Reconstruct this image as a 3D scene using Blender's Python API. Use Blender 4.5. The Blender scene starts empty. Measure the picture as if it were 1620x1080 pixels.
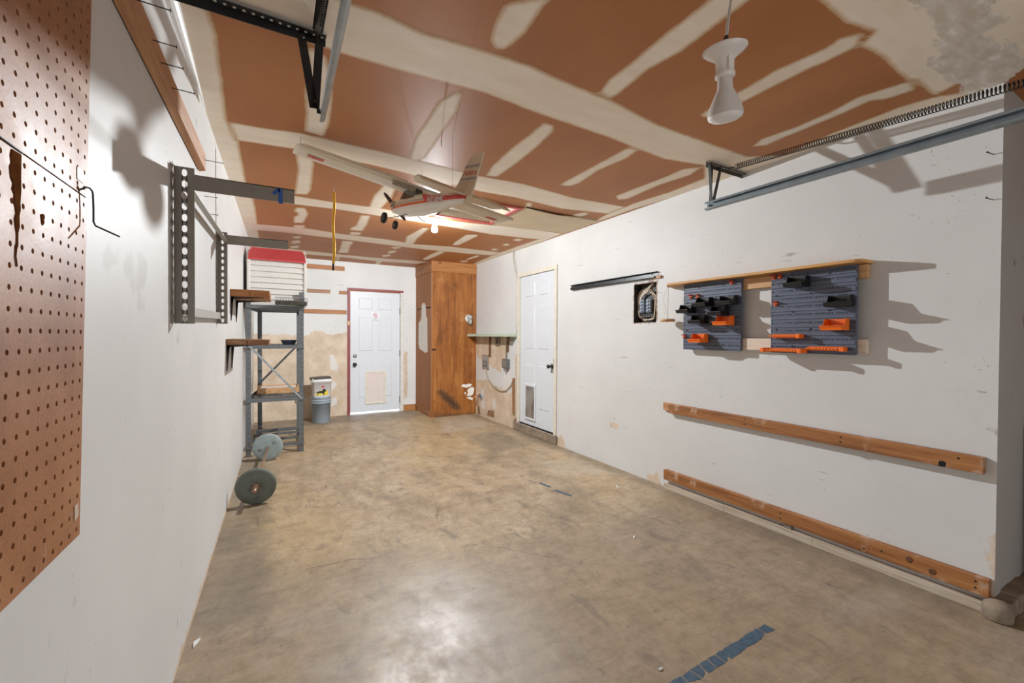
import bpy, bmesh, math, random
import numpy as np
from mathutils import Vector, Matrix
random.seed(7)
SC = bpy.context.scene
COL = SC.collection
pi, sin, cos = math.pi, math.sin, math.cos

# ---------------------------------------------------------------- room figures (metres)
XR, YB, H = 2.929, 7.246, 2.4515      # right wall, back wall, ceiling height
XL0, LA = -0.3505, 0.0173             # left wall x = XL0 + LA*y
YE = 0.612                            # near end of the right wall
OPEN_H = 1.75                         # height of the rear opening, added to let fill daylight in
Y0 = -3.0                             # garage-door end
def XL(y): return XL0 + LA*y

# ---------------------------------------------------------------- materials
def srgb(r, g, b):
    return tuple(((c/255)/12.92 if c/255 <= .04045 else ((c/255+.055)/1.055)**2.4) for c in (r, g, b)) + (1,)

class NT:
    def __init__(s, name):
        s.m = bpy.data.materials.new(name); s.m.use_nodes = True
        s.t = s.m.node_tree; s.t.nodes.clear()
        s.out = s.t.nodes.new('ShaderNodeOutputMaterial')
        s.b = s.t.nodes.new('ShaderNodeBsdfPrincipled')
        s.t.links.new(s.b.outputs[0], s.out.inputs[0])
    def n(s, kind, **kw):
        nd = s.t.nodes.new('ShaderNode'+kind)
        for k, v in kw.items(): setattr(nd, k, v)
        return nd
    def l(s, a, b): s.t.links.new(a, b)
    def put(s, sock, v):
        if hasattr(v, 'is_output'): s.l(v, sock)
        else: sock.default_value = v
    def coord(s, scale=(1, 1, 1), world=False, rot=(0, 0, 0)):
        if world:
            o = s.n('NewGeometry').outputs['Position']
        else:
            o = s.n('TexCoord').outputs['Object']
        mp = s.n('Mapping'); mp.inputs['Scale'].default_value = scale; mp.inputs['Rotation'].default_value = rot
        s.l(o, mp.inputs[0]); return mp.outputs[0]
    def noise(s, co, scale=5, detail=4, rough=.55, dist=0):
        nd = s.n('TexNoise'); s.l(co, nd.inputs['Vector'])
        nd.inputs['Scale'].default_value = scale; nd.inputs['Detail'].default_value = detail
        nd.inputs['Roughness'].default_value = rough; nd.inputs['Distortion'].default_value = dist
        return nd.outputs['Fac']
    def ramp(s, f, stops, interp='LINEAR'):
        r = s.n('ValToRGB'); s.l(f, r.inputs[0]); cr = r.color_ramp; cr.interpolation = interp
        while len(cr.elements) < len(stops): cr.elements.new(.5)
        for e, (p, c) in zip(cr.elements, stops):
            e.position = p; e.color = c if len(c) == 4 else tuple(c)+(1,)
        return r.outputs[0]
    def math(s, op, a, b=0., clamp=False):
        m = s.n('Math', operation=op, use_clamp=clamp); s.put(m.inputs[0], a); s.put(m.inputs[1], b)
        return m.outputs[0]
    def mix(s, f, a, b, mode='MIX'):
        m = s.n('Mix', data_type='RGBA', blend_type=mode); s.put(m.inputs['Factor'], f)
        s.put(m.inputs['A'] if False else m.inputs[6], a); s.put(m.inputs[7], b); return m.outputs[2]
    def step(s, f, lo, hi):
        r = s.n('MapRange', interpolation_type='SMOOTHSTEP'); s.put(r.inputs[0], f)
        r.inputs[1].default_value = lo; r.inputs[2].default_value = hi
        return r.outputs[0]
    def attr(s, name):
        return s.n('Attribute', attribute_type='GEOMETRY', attribute_name=name).outputs['Fac']
    def bump(s, h, strength=.2, dist=.01):
        b = s.n('Bump'); b.inputs['Strength'].default_value = strength; b.inputs['Distance'].default_value = dist
        s.l(h, b.inputs['Height']); s.l(b.outputs[0], s.b.inputs['Normal'])
    def fin(s, color, rough=.5, metal=0., spec=.5):
        s.put(s.b.inputs['Base Color'], color); s.put(s.b.inputs['Roughness'], rough)
        s.put(s.b.inputs['Metallic'], metal); s.b.inputs['Specular IOR Level'].default_value = spec
        return s.m

def plain(name, col, rough=.5, metal=0., var=.12, scale=30, spec=.5, bump=0.):
    t = NT(name); co = t.coord()
    f = t.noise(co, scale, 5, .6)
    c = Vector(col[:3])
    cc = t.ramp(f, [(.3, tuple(c*(1-var))), (.7, tuple(x if x > 1 else min(1, x*(1+var)) for x in c))])
    if bump: t.bump(f, bump, .004)
    return t.fin(cc, rough, metal, spec)

def wood(name, dark, mid, light, axis=1, rough=.55, scale=1., wear=None, knots=True):
    t = NT(name)
    sc = [30*scale]*3; sc[axis] = 1.6*scale
    co = t.coord(tuple(sc))
    a = t.noise(co, 1.2, 6, .6, .6)
    sc2 = [90*scale]*3; sc2[axis] = 5*scale
    b = t.noise(t.coord(tuple(sc2)), 1.5, 3, .6)
    f = t.math('ADD', t.math('MULTIPLY', a, .75), t.math('MULTIPLY', b, .25))
    c = t.ramp(f, [(.32, dark), (.5, mid), (.68, light)])
    if knots:
        v = t.n('TexVoronoi'); sk = [7*scale]*3; sk[axis] = 3.*scale
        t.l(t.coord(tuple(sk)), v.inputs['Vector']); v.inputs['Scale'].default_value = 1.
        k = t.step(v.outputs['Distance'], .03, .14)
        c = t.mix(k, tuple(x*.45 for x in dark[:3])+(1,), c)
    if wear:
        w = t.step(t.noise(t.coord((3, 3, 3)), 2.5, 6, .65), .56, .66)
        c = t.mix(w, c, wear)
    t.bump(f, .15, .003)
    return t.fin(c, rough)

# ---------------------------------------------------------------- mesh builder
class MB:
    def __init__(s): s.v = []; s.f = []; s.mi = []; s.sm = []; s.M = Matrix.Identity(4); s.cm = 0; s.smooth = False
    def add(s, vs, fs):
        b = len(s.v); s.v += [tuple(s.M @ Vector(p)) for p in vs]
        for f in fs: s.f.append([i+b for i in f]); s.mi.append(s.cm); s.sm.append(s.smooth)
        return s
    def box(s, x0, x1, y0, y1, z0, z1):
        if x0 > x1: x0, x1 = x1, x0
        if y0 > y1: y0, y1 = y1, y0
        if z0 > z1: z0, z1 = z1, z0
        return s.add([(x, y, z) for x in (x0, x1) for y in (y0, y1) for z in (z0, z1)],
                     [(0, 1, 3, 2), (4, 6, 7, 5), (0, 4, 5, 1), (2, 3, 7, 6), (0, 2, 6, 4), (1, 5, 7, 3)])
    def bar(s, a, b, w, h, up=(0, 0, 1)):
        a = Vector(a); b = Vector(b); d = (b-a).normalized(); u = Vector(up)
        r = d.cross(u)
        if r.length < 1e-4: r = d.cross(Vector((1, 0, 0)))
        r.normalize(); u = r.cross(d)
        vs = [p + r*(w/2*i) + u*(h/2*j) for p in (a, b) for i, j in ((-1, -1), (1, -1), (1, 1), (-1, 1))]
        return s.add(vs, [(3, 2, 1, 0), (4, 5, 6, 7), (0, 1, 5, 4), (1, 2, 6, 5), (2, 3, 7, 6), (3, 0, 4, 7)])
    def tube(s, pts, r, n=8, caps=True, closed=False):
        pts = [Vector(p) for p in pts]; N = len(pts); vs = []; fs = []; pu = None
        rs = r if isinstance(r, (list, tuple)) else [r]*N
        for i, p in enumerate(pts):
            if closed: d = pts[(i+1) % N]-pts[i-1]
            else: d = pts[min(i+1, N-1)]-pts[max(i-1, 0)]
            d.normalize()
            if pu is None:
                pu = Vector((0, 0, 1)) if abs(d.z) < .9 else Vector((1, 0, 0))
            u = (pu - d*pu.dot(d)).normalized(); pu = u; w = d.cross(u)
            vs += [p + (u*cos(2*pi*k/n) + w*sin(2*pi*k/n))*rs[i] for k in range(n)]
        for i in range(N if closed else N-1):
            j = (i+1) % N
            for k in range(n):
                fs.append((i*n+k, i*n+(k+1) % n, j*n+(k+1) % n, j*n+k))
        if caps and not closed:
            fs.append(tuple(range(n-1, -1, -1))); fs.append(tuple((N-1)*n+k for k in range(n)))
        o = s.smooth; s.smooth = True; s.add(vs, fs); s.smooth = o; return s
    def lathe(s, prof, c=(0, 0, 0), axis=(0, 0, 1), n=32, smooth=True, caps=True):
        ax = Vector(axis).normalized(); u = ax.orthogonal().normalized(); w = ax.cross(u); c = Vector(c)
        vs = []; fs = []
        for (r, h) in prof:
            vs += [c + ax*h + (u*cos(2*pi*k/n)+w*sin(2*pi*k/n))*r for k in range(n)]
        for i in range(len(prof)-1):
            for k in range(n):
                fs.append((i*n+k, i*n+(k+1) % n, (i+1)*n+(k+1) % n, (i+1)*n+k))
        if caps:
            if prof[0][0] > 1e-5: fs.append(tuple(range(n-1, -1, -1)))
            if prof[-1][0] > 1e-5: fs.append(tuple((len(prof)-1)*n+k for k in range(n)))
        o = s.smooth; s.smooth = smooth; s.add(vs, fs); s.smooth = o; return s
    def prism(s, poly, ex):
        ex = Vector(ex); n = len(poly); vs = [Vector(p) for p in poly]; vs += [p+ex for p in vs]
        fs = [tuple(range(n-1, -1, -1)), tuple(range(n, 2*n))]
        fs += [(i, (i+1) % n, (i+1) % n+n, i+n) for i in range(n)]
        return s.add(vs, fs)
    def loft(s, rings, caps=True, smooth=True):
        n = len(rings[0]); vs = [p for r in rings for p in r]; fs = []
        for i in range(len(rings)-1):
            for k in range(n): fs.append((i*n+k, i*n+(k+1) % n, (i+1)*n+(k+1) % n, (i+1)*n+k))
        if caps: fs += [tuple(range(n-1, -1, -1)), tuple((len(rings)-1)*n+k for k in range(n))]
        o = s.smooth; s.smooth = smooth; s.add(vs, fs); s.smooth = o; return s
    def mesh(s, name, off=(0, 0, 0)):
        me = bpy.data.meshes.new(name); o = Vector(off)
        me.from_pydata([tuple(Vector(p)-o) for p in s.v], [], s.f)
        me.polygons.foreach_set('material_index', s.mi); me.polygons.foreach_set('use_smooth', s.sm)
        me.update()
        bm = bmesh.new(); bm.from_mesh(me); bmesh.ops.recalc_face_normals(bm, faces=bm.faces); bm.to_mesh(me); bm.free()
        return me

def setm(o, mats):
    for m in (mats if isinstance(mats, (list, tuple)) else [mats]): o.data.materials.append(m)
def bev(o, w, seg=2):
    md = o.modifiers.new('Bevel', 'BEVEL'); md.width = w; md.segments = seg; md.limit_method = 'ANGLE'; md.angle_limit = .7
    return o
def tag(o, label, cat, group=None):
    o['label'] = label; o['category'] = cat
    if group: o['group'] = group
    return o
def thing(name, label, cat, loc=(0, 0, 0), group=None, rot=None):
    o = bpy.data.objects.new(name, None); COL.objects.link(o); o.location = loc; o.empty_display_size = .05
    if rot is not None: o.rotation_euler = rot
    return tag(o, label, cat, group)
def part(name, mb, mats, parent, world=True, bevel=0, label=None):
    """a child mesh; world=True: the builder holds room coordinates"""
    base = Vector((0, 0, 0)); p = parent
    while world and p is not None: base += p.location; p = p.parent
    o = bpy.data.objects.new(name, mb.mesh(name, base)); COL.objects.link(o); o.parent = parent; setm(o, mats)
    if bevel: bev(o, bevel)
    if label: o['label'] = label
    return o
def solo(name, mb, mats, label, cat, loc=(0, 0, 0), group=None, bevel=0):
    o = bpy.data.objects.new(name, mb.mesh(name, loc)); COL.objects.link(o); o.location = loc; setm(o, mats)
    if bevel: bev(o, bevel)
    return tag(o, label, cat, group)
def struct(name, mb, mats, parent=None, bevel=0):
    o = bpy.data.objects.new(name, mb.mesh(name)); COL.objects.link(o); setm(o, mats)
    if parent: o.parent = parent
    o['kind'] = 'structure'
    if bevel: bev(o, bevel)
    return o
def dup(o, parent=None, loc=None, label=None):
    c = o.copy(); COL.objects.link(c); c.parent = parent
    if loc is not None: c.location = loc
    if label: c['label'] = label
    for ch in list(o.children): dup(ch, c)
    return c
def text_into(mb, s, size, M, depth=.0006, align='CENTER'):
    """lettering as solid shapes"""
    cu = bpy.data.curves.new('lettering', 'FONT'); cu.body = s; cu.size = size; cu.extrude = depth; cu.align_x = align; cu.align_y = 'CENTER'
    cu.resolution_u = 3
    ob = bpy.data.objects.new('lettering', cu); COL.objects.link(ob)
    dg = bpy.context.evaluated_depsgraph_get(); me = bpy.data.meshes.new_from_object(ob.evaluated_get(dg))
    old = mb.M; mb.M = old @ M
    mb.add([tuple(v.co) for v in me.vertices], [tuple(p.vertices) for p in me.polygons]); mb.M = old
    bpy.data.objects.remove(ob); bpy.data.curves.remove(cu); bpy.data.meshes.remove(me)
def frame(o, xa, ya):
    """matrix with local x along xa, local y along ya, at o"""
    x = Vector(xa).normalized(); y = Vector(ya).normalized(); z = x.cross(y)
    return Matrix(((x.x, y.x, z.x, o[0]), (x.y, y.y, z.y, o[1]), (x.z, y.z, z.z, o[2]), (0, 0, 0, 1)))

# signed distance to polygon (positive inside)
def sdf(P, poly):
    poly = np.array(poly, float); A = poly; B = np.roll(poly, -1, 0)
    d = np.full(len(P), 1e9); ins = np.zeros(len(P), bool)
    for a, b in zip(A, B):
        e = b-a; w = P-a; t = np.clip((w@e)/max(e@e, 1e-12), 0, 1)
        q = w-np.outer(t, e); d = np.minimum(d, (q*q).sum(1))
        c = (a[1] > P[:, 1]) != (b[1] > P[:, 1])
        with np.errstate(divide='ignore', invalid='ignore'):
            xi = a[0]+(P[:, 1]-a[1])/(b[1]-a[1])*(b[0]-a[0])
        ins ^= c & (P[:, 0] < xi)
    return np.where(ins, 1, -1)*np.sqrt(d)
def sdfs(P, polys):
    r = np.full(len(P), -1.)
    for p in polys: r = np.maximum(r, sdf(P, p))
    return np.clip(r, -.25, .25)

def sheet(name, us, vs, fn, holes=(), attrs=None, flip=False):
    """gridded surface with rectangular openings; attrs: name -> list of polygons in (u, v)"""
    us = sorted(set(round(float(u), 4) for u in us)); vs = sorted(set(round(float(v), 4) for v in vs))
    U, V = np.meshgrid(us, vs, indexing='ij'); P = np.stack([U.ravel(), V.ravel()], 1); nv = len(vs)
    verts = [fn(u, v) for u, v in P]; faces = []
    for i in range(len(us)-1):
        for j in range(nv-1):
            cu, cv = (us[i]+us[i+1])/2, (vs[j]+vs[j+1])/2
            if any(h[0] < cu < h[1] and h[2] < cv < h[3] for h in holes): continue
            q = (i*nv+j, (i+1)*nv+j, (i+1)*nv+j+1, i*nv+j+1)
            faces.append(q[::-1] if flip else q)
    me = bpy.data.meshes.new(name); me.from_pydata(verts, [], faces); me.update()
    if attrs and 'bare' in attrs: attrs.setdefault('grey', [])
    for k, polys in (attrs or {}).items():
        a = me.attributes.new(k, 'FLOAT', 'POINT'); a.data.foreach_set('value', sdfs(P, polys).astype(np.float32))
    o = bpy.data.objects.new(name, me); COL.objects.link(o); o['kind'] = 'structure'
    return o
def rng(a, b, step, *extra):
    n = max(1, int(round((b-a)/step))); return [a+(b-a)*i/n for i in range(n+1)] + list(extra)
CEIL={
'LB':[(-.315,1.914),(-.196,1.880),(-.185,2.060),(-.192,2.220),(-.210,2.816),(-.189,3.083),(-.173,3.093),(-.168,3.863),(-.142,4.060),(-.127,4.646),(-.128,5.298),(-.126,6.008),(-.037,6.840),(.001,7.192),(-.235,6.152),(-.259,5.529),(-.294,2.889)],
'B1':[(-.251,1.878),(-.188,1.855),(-.094,1.873),(.059,1.907),(.237,1.917),(.497,1.909),(.690,1.896),(.898,1.876),(1.150,1.903),(1.262,1.912),(1.720,1.930),(2.007,1.960),(2.258,1.980),(2.575,1.916),(2.912,2.110),(2.966,1.845),(2.953,1.553),(2.687,1.673),(1.868,1.671),(1.464,1.613),(1.384,1.615),(1.051,1.595),(.979,1.586),(.716,1.598),(.505,1.623),(.325,1.598),(.234,1.610),(.191,1.599),(-.225,1.688)],
'RB':[(2.575,1.916),(2.780,2.067),(2.801,2.389),(2.767,2.771),(2.781,2.847),(2.792,3.115),(2.835,3.320),(2.877,3.965),(2.799,4.361),(2.783,5.298),(2.789,5.566),(2.841,6.355),(2.990,6.481),(2.910,4.124),(2.904,2.907),(2.966,2.110),(2.967,1.341),(2.943,.948),(2.922,.668),(2.802,.816),(2.775,.944),(2.801,1.267),(2.867,1.546),(2.701,1.665)],
'B0':[(2.802,.816),(2.550,.808),(2.516,.828),(2.216,.812),(2.062,.825),(2.006,.762),(1.866,.793),(1.747,.790),(1.654,.787),(1.576,.785),(1.433,.780),(1.490,.414),(2.389,.220),(3.207,.290),(2.716,.622)],
'FA1':[(.831,1.233),(.731,1.322),(.717,1.356),(.725,1.421),(.744,1.506),(.758,1.539),(.794,1.571),(.838,1.554),(.851,1.499),(.861,1.419),(.853,1.348),(.844,1.284),(.859,1.226)],
'FA2':[(1.374,1.602),(1.339,1.505),(1.342,1.377),(1.327,1.192),(1.325,.975),(1.320,.901),(1.452,.841),(1.453,.902),(1.462,1.075),(1.472,1.208),(1.446,1.353),(1.464,1.526),(1.467,1.612)],
'FA3':[(1.972,1.501),(1.947,1.401),(1.942,1.232),(1.925,1.077),(1.946,.954),(1.953,.888),(1.935,.843),(1.979,.778),(2.058,.823),(2.060,.935),(2.051,1.005),(2.051,1.188),(2.058,1.407),(2.030,1.498)],
'FA4':[(2.579,1.587),(2.520,1.494),(2.542,1.305),(2.528,1.136),(2.486,.999),(2.507,.924),(2.538,.804),(2.655,.833),(2.634,.945),(2.586,.986),(2.611,1.132),(2.620,1.345),(2.636,1.523)],
'FB0':[(.118,1.958),(.158,1.927),(.203,1.969),(.247,2.111),(.267,2.304),(.283,2.555),(.272,2.768),(.159,2.744),(.156,2.528),(.135,2.316),(.140,2.104)],
'FB1':[(.785,1.911),(.814,1.943),(.852,2.126),(.866,2.452),(.886,2.754),(.828,2.847),(.783,2.779),(.741,2.497),(.736,2.246),(.726,2.059),(.766,1.953)],
'FB2':[(1.299,1.968),(1.370,1.967),(1.408,2.021),(1.439,2.248),(1.453,2.507),(1.453,2.812),(1.365,2.835),(1.323,2.657),(1.303,2.327),(1.304,2.107)],
'FB3':[(1.923,1.967),(2.007,1.960),(2.038,2.084),(2.016,2.345),(2.057,2.610),(2.028,2.707),(1.947,2.721),(1.933,2.636),(1.927,2.268)],
'FB4':[(2.585,1.923),(2.647,2.073),(2.613,2.332),(2.645,2.701),(2.583,2.757),(2.496,2.694),(2.497,2.550),(2.509,2.240),(2.499,2.024)],
'B2':[(-.212,2.833),(-.040,2.816),(.151,2.775),(.677,2.797),(1.333,2.853),(1.680,2.830),(2.240,2.900),(2.785,2.866),(2.787,3.118),(2.313,3.210),(1.810,3.152),(1.479,3.163),(.654,3.060),(.105,3.043),(-.189,3.083)],
'FC0':[(.133,3.113),(.243,3.048),(.258,3.278),(.281,3.812),(.264,3.965),(.162,4.006),(.159,3.719),(.157,3.388)],
'FC1':[(.763,3.289),(.851,3.314),(.894,3.690),(.883,4.052),(.774,4.071),(.743,3.721)],
'FC2':[(1.993,3.332),(1.947,3.211),(2.004,3.198),(2.073,3.329)],
'FC3':[(2.517,3.327),(2.553,3.208),(2.610,3.174),(2.659,3.243),(2.635,3.359)],
'B3':[(-.174,4.011),(.154,4.048),(.493,4.065),(.851,4.036),(1.637,4.110),(2.040,4.044),(2.243,3.984),(2.877,3.965),(2.910,4.124),(2.786,4.369),(2.217,4.428),(1.619,4.354),(.910,4.313),(.520,4.288),(.164,4.321),(-.187,4.305)],
'FD0':[(.194,4.412),(.270,4.378),(.313,4.577),(.295,4.977),(.197,5.035),(.184,4.779),(.217,4.696),(.212,4.587),(.173,4.562)],
'FD0b':[(.197,5.118),(.313,5.067),(.322,5.217),(.203,5.256)],
'FD1':[(.753,4.367),(.848,4.336),(.886,4.728),(.894,5.024),(.763,5.052),(.744,4.966),(.779,4.791)],
'FD1b':[(.769,5.132),(.892,5.093),(.911,5.241),(.790,5.277)],
'FD2':[(1.383,5.033),(1.425,4.531),(1.505,4.515),(1.539,5.093),(1.589,5.394),(1.464,5.383)],
'FD3':[(1.959,4.581),(2.085,4.506),(2.115,4.597),(2.113,5.168),(2.035,5.215),(1.991,5.025)],
'D1':[(2.546,4.551),(2.570,4.439),(2.670,4.458),(2.663,4.583)],
'D2':[(2.566,4.852),(2.578,4.738),(2.678,4.786),(2.661,4.908)],
'D3':[(2.576,5.200),(2.588,5.082),(2.686,5.133),(2.667,5.265)],
'B4':[(-.145,5.279),(.346,5.202),(.667,5.279),(1.286,5.303),(1.592,5.392),(2.030,5.290),(2.783,5.298),(2.789,5.566),(2.476,5.627),(1.835,5.664),(1.203,5.624),(.662,5.577),(.127,5.565),(-.154,5.596)],
'FE0':[(.191,5.743),(.306,5.619),(.314,5.765),(.243,5.866)],
'FE0b':[(.200,6.012),(.306,5.868),(.330,6.060),(.228,6.208)],
'FE0c':[(.204,6.357),(.318,6.243),(.327,6.424),(.225,6.533)],
'FE1':[(.752,5.659),(.904,5.633),(.909,5.962),(.954,6.452),(.810,6.539),(.799,6.160)],
'FE2':[(1.362,5.755),(1.454,5.654),(1.526,5.704),(1.452,5.845)],
'FE2b':[(1.408,6.022),(1.498,5.892),(1.530,6.052),(1.447,6.264)],
'FE2c':[(1.387,6.356),(1.494,6.235),(1.538,6.379),(1.448,6.551)],
'FE3':[(2.003,5.664),(2.116,5.647),(2.120,5.993),(2.109,6.335),(2.063,6.490),(2.000,6.339),(1.988,5.971)],
'FE4':[(2.570,6.056),(2.587,5.632),(2.668,5.697),(2.650,6.070)],
'FE5':[(2.537,6.203),(2.644,6.105),(2.717,6.224),(2.648,6.368)],
'B5':[(-.036,6.547),(.203,6.546),(.898,6.628),(1.419,6.629),(2.175,6.534),(2.080,6.846),(1.487,6.951),(.930,6.864),(.459,6.893),(.001,6.920)],
'FF':[(1.436,6.936),(1.518,6.821),(1.562,7.204),(1.472,7.259)],
'FF2':[(.834,6.804),(.899,6.765),(.917,7.184),(.859,7.155)],
}
# ---------------------------------------------------------------- surface materials
def wall_paint(name, streak, tint=(.63, .63, .62), dots=True):
    t = NT(name); co = t.coord((1, 1, 1))
    base = t.ramp(t.noise(co, 1.3, 5, .6), [(.3, tuple(c*.93 for c in tint)), (.7, tuple(min(1, c*1.04) for c in tint))])
    # faint rubbed-grey scuffs, longer upright
    sc = t.noise(t.coord((26, 26, 5 if streak else 14)), 1., 5, .7, .4)
    c = t.mix(t.math('MULTIPLY', t.step(sc, .64, .8), .35), base, (.40, .37, .33, 1))
    sm = t.noise(t.coord((1.6, 1.6, 1.2)), 2.2, 6, .7)
    c = t.mix(t.math('MULTIPLY', t.step(sm, .58, .8), .22), c, (.55, .50, .43, 1))
    # nail holes and chips
    if dots:
        v = t.n('TexVoronoi'); v.inputs['Scale'].default_value = 6.5
        wob = t.n('Mix', data_type='VECTOR'); wob.inputs[0].default_value = .025
        nz = t.n('TexNoise'); t.l(t.coord(), nz.inputs['Vector']); nz.inputs['Scale'].default_value = 60
        t.l(t.coord((1, .62, 1) if not streak else (1, 1, .5)), wob.inputs[4]); t.l(nz.outputs['Color'], wob.inputs[5])
        t.l(wob.outputs[1], v.inputs['Vector'])
        sx = t.n('SeparateColor'); t.l(v.outputs['Color'], sx.inputs[0])
        rad = t.math('MULTIPLY', t.math('POWER', sx.outputs[0], 3.2), .078)
        k = t.math('LESS_THAN', v.outputs['Distance'], rad)
        c = t.mix(t.math('MULTIPLY', k, .85), c, (.10, .08, .06, 1))
        # short scratches and rubs
        s1 = t.noise(t.coord((7, 7, 60) if not streak else (60, 45, 9), rot=(.12, 0, 0)), 1., 3, .5, .6)
        s2 = t.step(t.noise(t.coord((1, 1, 1)), 3.1, 2, .5), .55, .66)
        c = t.mix(t.math('MULTIPLY', t.math('MULTIPLY', t.step(s1, .665, .70), s2), .55), c, (.20, .165, .13, 1))
        sp = t.noise(t.coord((1, 1, 1)), 75, 2, .5)
        c = t.mix(t.math('MULTIPLY', t.math('MULTIPLY', t.step(sp, .70, .74), t.step(t.noise(t.coord((1.3, 1.3, 1.3)), 2.3, 4, .6), .53, .62)), .6), c, (.16, .13, .10, 1))
    bare = t.attr('bare'); n1 = t.noise(co, 16, 6, .65)
    e = t.math('ADD', bare, t.math('MULTIPLY', t.math('SUBTRACT', n1, .5), .11))
    tanc = t.ramp(t.noise(co, 5, 6, .65), [(.35, (.50, .385, .275)), (.65, (.66, .54, .42))])
    c = t.mix(t.step(e, -.006, .012), c, tanc)
    wht = t.math('ADD', t.attr('white'), t.math('MULTIPLY', t.math('SUBTRACT', n1, .5), .07))
    c = t.mix(t.math('MULTIPLY', t.step(wht, -.006, .02), .85), c, (.66, .655, .64, 1))
    gy = t.math('ADD', t.attr('grey'), t.math('MULTIPLY', t.math('SUBTRACT', t.noise(t.coord((24, 24, 4)), 1., 5, .7), .5), .07))
    c = t.mix(t.math('MULTIPLY', t.step(gy, -.003, .02), .4), c, (.36, .345, .325, 1))
    br = t.math('ADD', t.attr('brown'), t.math('MULTIPLY', t.math('SUBTRACT', t.noise(co, 30, 5, .7), .5), .07))
    brc = t.ramp(t.noise(co, 24, 4, .6), [(.35, (.16, .085, .045)), (.65, (.34, .20, .11))])
    c = t.mix(t.step(br, -.004, .02), c, brc)
    t.bump(t.noise(co, 55, 5, .6), .08, .003)
    return t.fin(c, .52, 0, .35)

def ceiling_board():
    t = NT('drywall_ceiling'); co = t.coord()
    big = t.noise(t.coord((1, .5, 1)), 1.7, 5, .6)
    paper = t.ramp(big, [(.3, (.375, .140, .044)), (.7, (.47, .198, .070))])
    sc = t.noise(t.coord((18, 70, 1), rot=(0, 0, .5)), 1., 4, .7, .8)
    paper = t.mix(t.math('MULTIPLY', t.step(sc, .66, .8), .25), paper, (.62, .40, .25, 1))
    v = t.n('TexVoronoi'); v.inputs['Scale'].default_value = 5.; t.l(co, v.inputs['Vector'])
    sx = t.n('SeparateColor'); t.l(v.outputs['Color'], sx.inputs[0])
    dot = t.math('LESS_THAN', v.outputs['Distance'], t.math('MULTIPLY', t.math('POWER', sx.outputs[0], 4.), .045))
    paper = t.mix(dot, paper, (.16, .08, .04, 1))
    nz = t.noise(co, 14, 6, .62)
    nf = t.noise(co, 70, 3, .6)
    e = t.math('ADD', t.attr('mud'), t.math('MULTIPLY', t.math('SUBTRACT', nz, .5), .015))
    e = t.math('ADD', e, t.math('MULTIPLY', t.math('SUBTRACT', nf, .5), .008))
    mudc = t.ramp(t.noise(t.coord((1, 3, 1)), 3, 5, .6), [(.3, (.80, .695, .565)), (.7, (.88, .80, .69))])
    thin = t.mix(t.step(e, .0, .028), (.55, .36, .20, 1), mudc)
    c = t.mix(t.step(e, -.004, .005), paper, thin)
    p = t.math('ADD', t.attr('plaster'), t.math('MULTIPLY', t.math('SUBTRACT', t.noise(t.coord((9, 22, 1), rot=(0, 0, .15)), 1., 6, .62), .5), .15))
    pc = t.ramp(t.noise(t.coord((1, 2.5, 1), rot=(0, 0, .3)), 9, 7, .6), [(.38, (.60, .54, .47)), (.56, (.70, .65, .59)), (.70, (.86, .84, .81))])
    c = t.mix(t.step(p, -.004, .008), c, pc)
    hb = t.math('ADD', t.math('MULTIPLY', t.step(e, -.006, .03), .6), t.math('MULTIPLY', t.step(p, -.01, .03), .8))
    hb = t.math('ADD', hb, t.math('MULTIPLY', t.noise(co, 40, 4, .6), .12))
    t.bump(hb, .35, .004)
    return t.fin(c, t.mix(t.step(e, -.01, .01), (.54, .54, .54, 1), (.75, .75, .75, 1)), 0, .3)

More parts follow.
